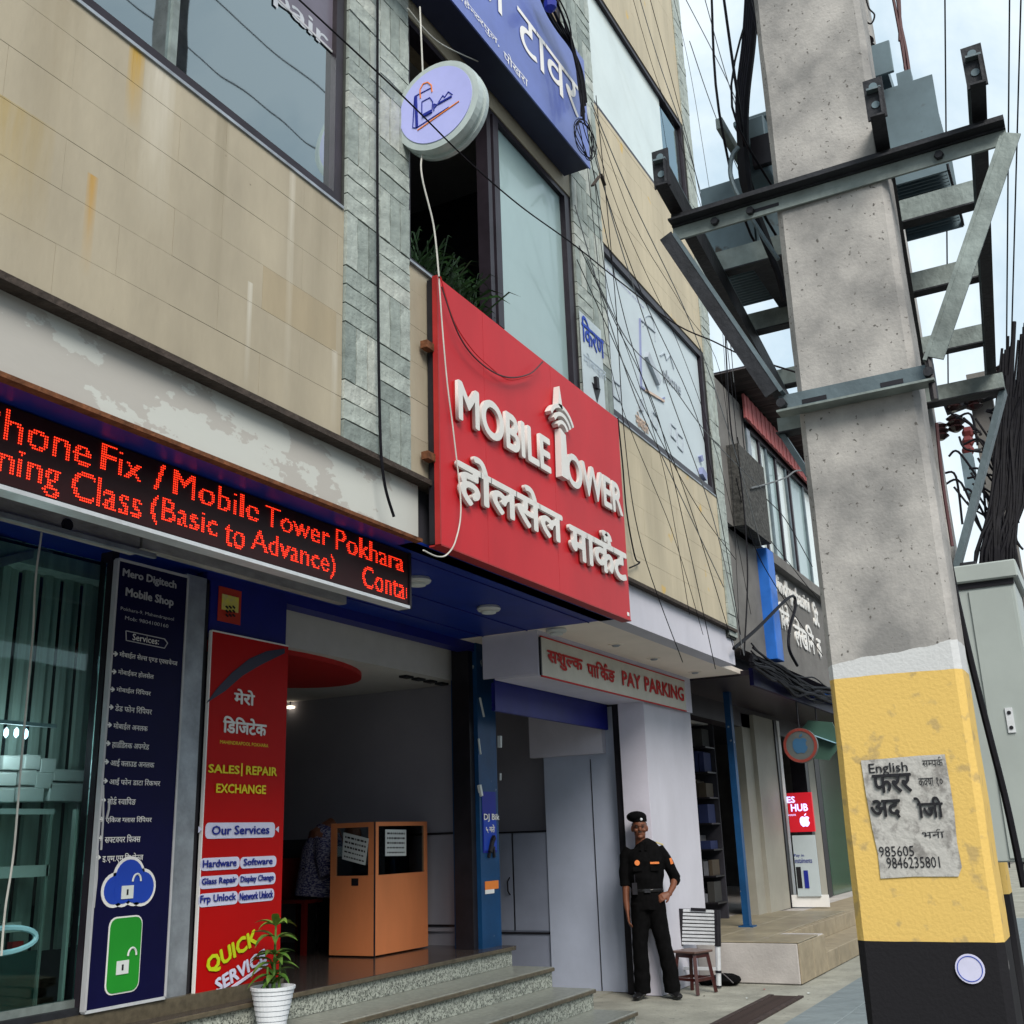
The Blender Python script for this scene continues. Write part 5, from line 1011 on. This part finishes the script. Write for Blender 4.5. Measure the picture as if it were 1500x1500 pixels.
# ------------------------------------------------------------------ display counter behind the left glass
dc_ = thing('display_counter', 'glass display counter with pale shelf edges behind the shop window', 'counter')
B(2.0, 4.36, SY+.25, SY+.75, 1.765, 1.785).build('shelf', teal_slat, dc_); B(2.0, 4.34, SY+.235, SY+.25, 1.76, 1.79).build('shelf_edge', boxmat, dc_)
B(2.0, 4.34, SY+.235, SY+.75, 1.43, 1.49).build('shelf', boxmat, dc_); B(2.0, 4.34, SY+.75, SY+.77, .66, 1.76).build('back', int_dark, dc_); B(2.0, 4.34, SY+.25, SY+.27, .66, 1.05).build('front_panel', mat('green_panel', (.02, .07, .06), .4), dc_)
for x in (2.6, 3.95, 4.32): B(x, x+.015, SY+.235, SY+.25, .66, 1.76).build('edge_strip', teal_slat, dc_)
bxs = ((0, 1130, 25, 1152, 'left lower'), (6, 1106, 30, 1129, 'left upper'), (31, 1127, 54, 1151, 'middle'), (38, 1105, 60, 1128, 'upper middle'), (54, 1130, 78, 1156, 'leaning'), (61, 1110, 83, 1133, 'upper right'), (27, 1152, 65, 1175, 'lowest wide'), (74, 1146, 130, 1175, 'big lower right'), (80, 1126, 132, 1146, 'big upper right'), (0, 1153, 22, 1176, 'far left bottom'))
bxn = 'white cartons piled on the glass counter'
for x0, y0, x1, y1, lab in bxs:
    a, b = at(x0, y0, Y=SY+.35), at(x1, y1, Y=SY+.35); g = thing('white_carton', lab+' white phone carton in the pile on the glass counter', 'box', bxn); w = b.x-a.x
    zb_ = b.z; B(a.x, b.x-.006, SY+.35, SY+.5, zb_+.002, a.z-.006).build('body', boxmat, g, bevel=.004); B(a.x+.002, b.x-.008, SY+.352, SY+.498, a.z-.005, a.z-.001).build('lid', boxmat, g)
for k in range(26):
    x = 2.9+random.random()*1.3; z = 1.05+random.choice((0, .1, .2)); g = thing('small_package', 'small accessory package in the dark counter display', 'package', 'accessory packages in the counter'); B(x, x+random.uniform(.03, .1), SY+.3, SY+.34, z, z+.05).build('pack', random.choice(cols+[boxmat, ceil_red]), g)
g = thing('reflector_lights', 'row of small cool lit bulbs above the cartons at the left edge', 'lights')
for x, y in ((9, 1073), (24, 1073), (38, 1075)): c = at(x, y, Y=SY+.16); MB().lathe(c, [(0, -.03), (.012, -.014), (.012, .014), (0, .03)], 'Z', 10).build('bulb', int_lit, g)
for k_, (x, y) in enumerate(((9, 1073), (38, 1075))):
    l_ = bpy.data.lights.new('shop_light', 'POINT'); l_.energy = 1.2; l_.shadow_soft_size = .06; l_.color = (.9, .95, 1); lo_ = bpy.data.objects.new('shop_light', l_); COL.objects.link(lo_); lo_.location = at(x, y, Y=SY+.16)+Vector((0, .05, -.03)); lo_.parent = g
a = at(0, 1060, Y=SY+.16); B(a.x-.3, a.x+.35, SY+.14, SY+.162, a.z, a.z+.02).build('rail', alu_dirty, g)
g = thing('diagonal_strut', 'pale diagonal rail inside the shop glass under the beam', 'rail'); MB().bar(at(-10, 826, Y=SY+.3), at(125, 790, Y=SY+.5), .05, .05).build('rail', alu_dirty, g)
cable([at(61, 780, Y=SY-.03), at(52, 850, Y=SY-.04), at(48, 930, Y=SY-.04), at(36, 1060, Y=SY-.04), at(30, 1130, Y=SY-.04), at(20, 1250, Y=SY-.04), at(8, 1330, Y=SY-.04), at(2, 1400, Y=SY-.04)], .006, cable_w, 'pale wire hanging loosely in front of the left shop glass')
# ------------------------------------------------------------------ potted plant
pt = thing('potted_plant', 'leafy green plant in a ribbed white pot on the steps by the red banner', 'plant'); pc_ = Vector((5.62, 4.75, .48))
prof = []
for k in range(8): r = .085+.007*k; prof += [(r+.004, k*.032), (r+.006, k*.032+.026), (r+.001, k*.032+.028)]
prof += [(.148, .25), (.150, .268), (.140, .270), (.128, .24)]
MB().lathe(pc_, [(0, 0)]+prof+[(0, .24)], 'Z', 28).build('pot', pot_m, pt, smooth=False); MB().lathe(pc_+Vector((0, 0, .23)), [(0, 0), (.128, 0), (.128, .012), (0, .016)], 'Z', 20).build('soil', soil, pt)
for q_, (dx_, dy_, h) in enumerate(((0, 0, .60), (-.03, .02, .34), (.02, -.02, .38))):
    MB().tube([pc_+Vector((dx_, dy_, .2)), pc_+Vector((dx_*1.4+.01, dy_, h*.6)), pc_+Vector((dx_*1.6+.012, dy_, h+.05))], [.016, .011, .007], 7).build('stem', leaf_m, pt)
def leaf(base, az, el, L, w, m, droop):
    mb = MB(); n = 6; d = Vector((math.cos(az), math.sin(az), 0)); sd_ = Vector((-d.y, d.x, 0)); p = Vector(base); e = el
    pts = [p]
    for k in range(n): p = p+(d*math.cos(e)+Vector((0, 0, math.sin(e))))*L/n; e -= droop/n; pts.append(p)
    for k, p in enumerate(pts):
        ww = w*math.sin(math.pi*min(1, (k/n)**.75*.97+.03))*.5; up_ = Vector((0, 0, ww*.45)); mb.v += [p-sd_*ww+up_, p, p+sd_*ww+up_]
    for k in range(n): a = k*3; mb.f += [[a, a+1, a+4, a+3], [a+1, a+2, a+5, a+4]]
    return mb.build('leaf', m, pt, smooth=True)
rl = random.Random(4)
for tier, (h, cnt, L, m) in enumerate(((.64, 7, .17, leaf_y), (.56, 6, .20, leaf_m), (.46, 6, .19, leaf_m), (.40, 6, .2, leaf_m), (.33, 7, .2, leaf_m), (.28, 5, .16, leaf_m))):
    for k in range(cnt): leaf(pc_+Vector((.01, 0, h)), k*2*math.pi/cnt+tier*.7+rl.uniform(-.3, .3), rl.uniform(.5, 1.1) if tier == 0 else rl.uniform(.1, .8), L*rl.uniform(.75, 1.1), .055, m, rl.uniform(.8, 1.9))
for o_ in [o for o in COL.objects if o.parent == pt]:
    o_.data.transform(Matrix.Translation(pc_) @ Matrix.Scale(.92, 4) @ Matrix.Translation(-pc_))
# ferns in the dark window
fr_ = thing('window_fern', 'tangled dark fern growing out of the open window above the red board', 'plant')
mb = MB(); rf = random.Random(2)
for k in range(420):
    x = rf.uniform(5.35, 6.25); b0_ = Vector((x, 3.62+rf.uniform(-.12, .2), 5.12+rf.uniform(-.02, .12))); a = rf.uniform(0, 6.28); L = rf.uniform(.12, .34); d = Vector((math.cos(a)*.7, math.sin(a)*.5-.3, rf.uniform(.2, 1.1))).normalized(); s_ = d.cross(Vector((0, 1, .3))).normalized()*.008
    t_ = b0_+d*L; u = t_+Vector((d.x, d.y, -.5))*L*.35; mb.poly([b0_-s_, b0_+s_, t_+s_, t_-s_]); mb.poly([t_-s_, t_+s_, u])
o = mb.build('fronds', grass_m, fr_); o['kind'] = 'stuff'; B(5.3, 6.25, 3.56, 3.78, 5.13, 5.22).build('planter', black_m, fr_)
for k in range(12):
    j = random.uniform; x_, y_ = j(9.3, 14), j(2.2, 4.6); 
    if y_ > 3.15 and x_ > 12: continue
    g = thing('litter_scrap', 'small scrap of litter on the pavement', 'litter', 'litter scraps on the pavement'); w_ = j(.008, .03); a_ = j(0, 3); MB().poly([(x_+w_*math.cos(a_+q), y_+w_*math.sin(a_+q)*.7, .001+.006*(i_ % 2)) for i_, q in enumerate((0, 1.3, 3, 4.4))]).build('scrap', random.choice((paper, tan_stone, soil, soil, red_side)), g)
# ------------------------------------------------------------------ people
def loft(pts, n=14):
    """pts: (centre, half width, half depth, side axis)"""
    mb = MB(); P = [Vector(p[0]) for p in pts]
    for k, (c, a, b, *r) in enumerate(pts):
        d = (P[min(k+1, len(P)-1)]-P[max(k-1, 0)]).normalized(); x = Vector(r[0]) if r else Vector((1, 0, 0)); x = (x-d*x.dot(d)).normalized(); y = d.cross(x)
        for j in range(n): t = 2*math.pi*j/n; mb.v.append(Vector(c)+x*a*math.cos(t)+y*b*math.sin(t))
    for k in range(len(P)-1):
        for j in range(n): a = k*n+j; b = k*n+(j+1) % n; mb.f.append([a, b, b+n, a+n])
    mb.f.append(list(range(n))); mb.f.append(list(range((len(P)-1)*n, len(P)*n))); return mb
def ell(c, rx, ry, rz): 
    mb = MB(); n = 10
    for k in range(n+1):
        f_ = math.pi*k/n
        for j in range(14): t = 2*math.pi*j/14; mb.v.append(Vector(c)+Vector((rx*math.sin(f_)*math.cos(t), ry*math.sin(f_)*math.sin(t), rz*math.cos(f_))))
    for k in range(n):
        for j in range(14): a = k*14+j; b = k*14+(j+1) % 14; mb.f.append([a, b, b+14, a+14])
    return mb
def fuse(parts, name, m, parent, vox=.008, sm_=1, M=None):
    """join shapes into one continuous skin"""
    v = []; f = []
    for mb in parts: i = len(v); v += mb.v; f += [[i+k for k in q] for q in mb.f]
    me = bpy.data.meshes.new(name); me.from_pydata(v, [], f); me.validate()
    bm = bmesh.new(); bm.from_mesh(me); bmesh.ops.remove_doubles(bm, verts=bm.verts[:], dist=1e-5); bmesh.ops.recalc_face_normals(bm, faces=bm.faces[:]); bm.to_mesh(me); bm.free()
    o = bpy.data.objects.new(name, me); COL.objects.link(o); r = o.modifiers.new('r', 'REMESH'); r.mode = 'VOXEL'; r.voxel_size = vox
    s_ = o.modifiers.new('s', 'SMOOTH'); s_.factor = .5; s_.iterations = sm_
    dg = bpy.context.evaluated_depsgraph_get(); me2 = bpy.data.meshes.new_from_object(o.evaluated_get(dg)); bpy.data.objects.remove(o); bpy.data.meshes.remove(me)
    me2.name = name; me2.materials.clear(); me2.materials.append(m); me2.shade_smooth(); o = bpy.data.objects.new(name, me2); COL.objects.link(o)
    if parent: o.parent = parent
    return o
def hand(wr, d, palm_n, sc=1., curl=.5, thumb=1):
    """wrist point, direction of the fingers, palm normal"""
    wr = Vector(wr); d = Vector(d).normalized(); nrm = Vector(palm_n); nrm = (nrm-d*nrm.dot(d)).normalized(); s_ = d.cross(nrm)*thumb; out = []
    out.append(loft([(wr-d*.02, .026*sc, .02*sc, s_), (wr+d*.02*sc, .032*sc, .016*sc, s_), (wr+d*.06*sc, .040*sc, .014*sc, s_), (wr+d*.088*sc, .040*sc, .012*sc, s_)]))
    for k, (off, L) in enumerate(((.030, .068), (.011, .076), (-.009, .070), (-.028, .056))):
        p = wr+d*.082*sc+s_*off*sc; q = [p]; e = d.copy()
        for j in range(3): a = curl*(.45+.25*j)+.06*k; e = (d*math.cos(a*(j+1)*.6)+nrm*math.sin(a*(j+1)*.6)).normalized(); p = p+e*L*sc*(.42, .33, .25)[j]; q.append(p)
        out.append(loft([(q[0], .0095*sc, .009*sc), (q[1], .0088*sc, .0085*sc), (q[2], .008*sc, .0078*sc), (q[3], .006*sc, .006*sc)], 8))
    p0 = wr+d*.025*sc+s_*.026*sc; p1 = p0+(d*.7+s_*.7+nrm*.2).normalized()*.036*sc; p2 = p1+(d*.95+s_*.25+nrm*.35).normalized()*.032*sc
    out.append(loft([(p0, .013*sc, .012*sc), (p1, .011*sc, .010*sc), (p2, .007*sc, .007*sc)], 8)); return out
gd = thing('person', 'uniformed guard in black with beret and orange badges, hand on hip by the white column', 'person')
gd.location = (10.80, 4.33, 0); gd.rotation_euler = (0, 0, R(-66))
def V(*a): return a
HX, HZ = -.035, 1.605      # head centre
body = [ell((HX, 0, HZ+.02), .073, .093, .11), ell((HX, -.012, HZ-.055), .058, .075, .062), loft([((HX+.004, .022, 1.40), .062, .062), ((HX+.002, .012, 1.47), .056, .06), ((HX, .006, 1.54), .054, .062)]),
        ell((HX, -.094, HZ-.012), .013, .016, .022), ell((HX, -.088, HZ+.026), .045, .018, .014), ell((HX, -.086, HZ-.052), .024, .012, .008), ell((HX, -.078, HZ-.085), .026, .02, .018),
        ell((HX-.076, .01, HZ-.005), .012, .022, .032), ell((HX+.076, .01, HZ-.005), .012, .022, .032), ell((HX-.04, -.07, HZ-.02), .022, .018, .018), ell((HX+.04, -.07, HZ-.02), .022, .018, .018),
        loft([((0, .01, 1.37), .12, .07), ((0, .005, 1.25), .15, .1), ((0, 0, 1.05), .14, .1), ((0, 0, .92), .15, .1)])]
# hanging arm (picture left) and the bent arm (picture right)
body += [loft([((-.185, .01, 1.30), .045, .045), ((-.205, .015, 1.15), .04, .042), ((-.21, .0, 1.03), .037, .04), ((-.215, -.03, .90), .033, .032), ((-.21, -.05, .82), .024, .028)])]
body += hand((-.21, -.052, .81), (.06, -.1, -1), (1, 0, 0), 1.05, .55, -1)
body += [loft([((.19, .015, 1.32), .045, .045), ((.245, .045, 1.22), .042, .042), ((.29, .07, 1.11), .038, .04)]), loft([((.29, .07, 1.11), .038, .038, (0, 1, 0)), ((.262, -.0, 1.03), .034, .032, (0, 1, 0)), ((.215, -.07, .965), .025, .025, (0, 1, 0))])]
body += hand((.218, -.066, .968), (-.8, -.35, -.32), (-.2, .7, -.4), 1.0, .9, 1)
for s_, kx, fx, ky in ((-1, -.10, -.095, 0), (1, .125, .165, .0)): body.append(loft([((.07*s_, 0, .9), .08, .09), ((kx, -.01, .48), .055, .06), ((fx, .01, .08), .04, .045)]))
fuse(body, 'body', skin_m, gd, .0058, 1)
sh_ = [loft([((HX+.01, .016, 1.475), .068, .066), ((0, .012, 1.435), .12, .078), ((0, .008, 1.39), .185, .098), ((0, .002, 1.28), .190, .122), ((0, 0, 1.13), .180, .122), ((.002, 0, 1.02), .160, .112), ((.002, 0, .93), .168, .115)], 20),
       loft([((-.15, .01, 1.405), .06, .06), ((-.192, .012, 1.34), .062, .064), ((-.212, .014, 1.19), .058, .06), ((-.216, .01, 1.07), .055, .056), ((-.218, .006, 1.045), .052, .054)]),
       loft([((.14, .01, 1.405), .06, .06), ((.185, .018, 1.335), .062, .064), ((.25, .048, 1.21), .06, .06), ((.298, .074, 1.10), .056, .056)]), loft([((.298, .078, 1.10), .053, .055, (0, 1, 0)), ((.283, .045, 1.065), .05, .05, (0, 1, 0))]), loft([((-.05, -.092, 1.38), .002, .002), ((-.05, -.09, 1.37), .002, .002)])]
o = fuse(sh_[:4], 'shirt', cloth_b, gd, .009, 2)
for v in o.data.vertices:
    c = v.co; c += Vector((math.sin(c.z*38+c.x*9), math.cos(c.z*31+c.x*14), 0))*.0032
tr_ = [loft([((.002, 0, 1.0), .152, .108), ((.002, 0, .92), .172, .125), ((.0, .0, .82), .170, .125)], 20)]
for s_, kx, fx in ((-1, -.105, -.105), (1, .135, .185)):
    tr_.append(loft([((.078*s_, 0, .88), .098, .115), ((.09*s_+.005, 0, .70), .092, .10), ((kx, -.01, .47), .076, .084), ((fx*.95, .005, .25), .080, .088), ((fx, .01, .10), .082, .095), ((fx, .012, .05), .080, .098)], 16))
o = fuse(tr_, 'trousers', cloth_b, gd, .010, 2)
for v in o.data.vertices:
    c = v.co; k = max(0, 1-abs(c.z-.2)/.25)+max(0, 1-abs(c.z-.5)/.12)*.6+.4; c += Vector((math.sin(c.z*47+c.x*35), math.cos(c.z*39+c.y*31+c.x*12), 0))*.0026*k
for s_, fx, ang in ((-1, -.115, -.35), (1, .195, .25)):
    d = Vector((math.sin(ang), -math.cos(ang), 0)); b0_ = Vector((fx, .03, 0)); sx_ = Vector((d.y, -d.x, 0))
    fuse([loft([(b0_-d*.06+Vector((0, 0, .04)), .032, .035, sx_), (b0_+Vector((0, 0, .045)), .040, .042, sx_), (b0_+d*.09+Vector((0, 0, .036)), .046, .033, sx_), (b0_+d*.16+Vector((0, 0, .028)), .044, .024, sx_), (b0_+d*.195+Vector((0, 0, .022)), .028, .016, sx_)]), loft([(b0_+Vector((0, 0, .05)), .045, .05), (b0_+Vector((0, .0, .13)), .045, .05)])], 'shoe', shoe_m, gd, .007, 1)
fuse([loft([((HX, .005, HZ+.062), .080, .098), ((HX, .005, HZ+.085), .080, .098), ((HX-.006, .006, HZ+.10), .082, .1)]), ell((HX-.024, .01, HZ+.112), .104, .112, .058)], 'beret', cloth_b, gd, .006, 1)
fuse([loft([((HX, .03, HZ-.02), .076, .078), ((HX, .02, HZ+.05), .078, .09)])], 'hair', hair_m, gd, .006, 1)
MB().lathe((HX+.02, -.098, HZ+.085), [(0, -.006), (.012, -.004), (.014, 0)], 'Y', 10).build('cap_badge', alu, gd)
for s_ in (-1, 1):
    MB().lathe((HX+.030*s_, -.0905, HZ+.012), [(0, -.003), (.009, -.002), (.010, .004)], 'Y', 10).build('eye', black_p, gd); MB().bar((HX+.014*s_, -.102, HZ+.030), (HX+.048*s_, -.094, HZ+.030), .006, .007).build('eyebrow', hair_m, gd)
MB().bar((HX-.022, -.098, HZ-.037), (HX+.022, -.098, HZ-.037), .006, .009).build('moustache', hair_m, gd)
B(.045, .135, -.122, -.116, 1.255, 1.275).build('name_tape', gold_m, gd); MB().lathe((-.085, -.113, 1.27), [(0, -.006), (.026, -.005), (.027, 0)], 'Y', 16).build('chest_badge', gold_m, gd)
MB().bar((.12, -.01, 1.462), (.19, .0, 1.435), .05, .012).build('shoulder_board', mat('shoulder_gold', (.5, .42, .2), .5), gd); MB().bar((.245, -.015, 1.30), (.262, -.010, 1.245), .045, .008, (0, 1, 0)).build('arm_patch', gold_m, gd)
MB().bar((-.03, -.06, 1.44), (-.045, -.095, 1.38), .02, .03).build('collar', cloth_b, gd); MB().bar((.02, -.06, 1.44), (.01, -.095, 1.38), .02, .03).build('collar', cloth_b, gd)
fuse([loft([((.002, 0, .985), .168, .124), ((.002, 0, 1.02), .166, .122)], 20)], 'belt', shoe_m, gd, .008, 0); B(-.03, .03, -.134, -.124, .985, 1.02).build('belt_buckle', galv_d, gd)
B(-.15, -.10, -.135, -.105, .97, 1.08).build('radio', black_m, gd); MB().tube([(-.12, -.12, 1.08), (-.12, -.12, 1.16)], .005).build('aerial', black_m, gd)
for x_ in (-.085, .09): B(x_-.045, x_+.045, -.128, -.120, 1.19, 1.235).build('pocket_flap', cloth_b, gd)
# man leaning behind the booth
lm = thing('person', 'man in a plaid shirt leaning in the dark shop behind the booth, face hidden', 'person'); c = at(478, 1395, Z=PZ); lm.location = (8.16, 6.42, PZ-.16); lm.rotation_euler = (0, 0, R(-20))
fuse([ell((.30, -.10, 1.14), .08, .09, .11), loft([((0, 0, .92), .15, .11), ((.05, 0, 1.1), .16, .12), ((.18, -.02, 1.17), .16, .1)]), loft([((-.03, -.1, 1.12), .045, .045), ((.0, -.2, .85), .035, .035), ((.16, -.2, .72), .03, .03)]), loft([((-.09, 0, .9), .08, .08), ((-.1, 0, .45), .055, .06), ((-.1, 0, .06), .045, .06)]), loft([((.09, 0, .9), .08, .08), ((.1, 0, .45), .055, .06), ((.1, 0, .06), .045, .06)])]+hand((.16, -.2, .72), (1, 0, -.2), (0, 0, -1)), 'body', skin_m, lm, .009)
fuse([loft([((-.02, 0, .62), .20, .15), ((0, 0, .8), .19, .15), ((.03, 0, 1.0), .19, .14), ((.12, -.01, 1.14), .17, .13), ((.17, -.02, 1.17), .12, .1)]), loft([((-.02, -.09, 1.10), .07, .07), ((-.06, -.17, .95), .068, .07), ((-.04, -.22, .80), .07, .072)])], 'shirt', plaid, lm, .012, 2)
fuse([loft([((0, 0, .93), .16, .12), ((0, 0, .78), .17, .13)]), loft([((-.09, 0, .88), .09, .1), ((-.1, 0, .45), .075, .08), ((-.1, 0, .03), .07, .08)]), loft([((.09, 0, .88), .09, .1), ((.1, 0, .45), .075, .08), ((.1, 0, .03), .07, .08)])], 'trousers', cloth_b, lm, .012, 2)
# ------------------------------------------------------------------ stool, ladder, bag
so_ = thing('wooden_stool', 'small red brown wooden stool with worn seat beside the guard', 'stool'); c = at(1016, 1456, Z=0); so_.location = (c.x+.10, c.y+.02, 0); so_.rotation_euler = (0, 0, R(-18)); H_ = .40
B(-.15, .15, -.15, .15, H_-.022, H_).build('seat', seat_w, so_, bevel=.005)
for sx_, sy_ in ((-1, -1), (1, -1), (-1, 1), (1, 1)): MB().bar((sx_*.15, sy_*.15, 0), (sx_*.105, sy_*.105, H_-.022), .034, .034).build('leg', redwood, so_)
for z, k in ((.12, .137), (.335, .112)):
    for s_ in (-1, 1): B(-k, k, s_*k-.01, s_*k+.01, z, z+(.03 if z < .2 else .04)).build('rail', redwood, so_); B(s_*k-.01, s_*k+.01, -k+.012, k-.012, z+.002, z+(.028 if z < .2 else .038)).build('rail', redwood, so_)
ld = thing('folding_ladder', 'collapsed aluminium telescopic ladder leaning on the white column', 'ladder')
A_ = at(1053, 1447, Z=0); Bp = at(994, 1446, Z=0); T1 = at(1050, 1333, X=A_.x+.02); T0 = at(998, 1331, X=Bp.x+.02)
u = (T1-T0).normalized()
for k in range(10):
    t = k/9; a = T0.lerp(Bp, .02+.42*t); b = T1.lerp(A_, .02+.42*t); MB().bar(a+u*.02, b-u*.02, .024, .05, (1, 0, 0)).build('rung', alu, ld)
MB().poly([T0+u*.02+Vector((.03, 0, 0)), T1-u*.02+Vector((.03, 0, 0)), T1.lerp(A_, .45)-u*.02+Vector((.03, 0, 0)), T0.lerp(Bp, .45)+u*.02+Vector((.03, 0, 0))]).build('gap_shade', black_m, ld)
for P_, Q_ in ((T0, Bp), (T1, A_)):
    MB().tube([P_, P_.lerp(Q_, .47)], .036, 12).build('sleeve', black_m, ld); MB().tube([P_.lerp(Q_, .47), Q_.lerp(P_, .02)], .027, 12).build('leg_tube', alu, ld); MB().tube([Q_.lerp(P_, .22), Q_.lerp(P_, .19)], .033, 12).build('collar', black_m, ld); MB().tube([Q_.lerp(P_, .03), Q_+Vector((0, 0, .005))], .03, 12).build('foot', black_m, ld)
MB().bar(Bp.lerp(T0, .24), A_.lerp(T1, .24), .03, .03).build('spreader', alu, ld); MB().bar(T0.lerp(T1, .3)+Vector((-.03, 0, .0)), T0.lerp(T1, .72)+Vector((-.03, 0, .0)), .02, .03).build('handle', black_m, ld)
bg_ = thing('black_bag', 'crumpled black bag on the pavement at the foot of the ladder', 'bag'); c = at(1062, 1444, Z=0)
o = fuse([ell((c.x+.08, c.y+.0, .05), .13, .15, .06), ell((c.x+.05, c.y+.2, .04), .1, .12, .05)], 'body', cloth_b, bg_, .012, 1)
for v in o.data.vertices: v.co += Vector((math.sin(v.co.z*90), math.sin(v.co.x*80), math.sin(v.co.y*70+v.co.x*50)))*.006; v.co.z = max(v.co.z, .002)
MB().tube([(c.x-.02, c.y-.1, .03), (c.x-.03, c.y, .12), (c.x, c.y+.12, .09)], .008).build('strap', black_m, bg_)
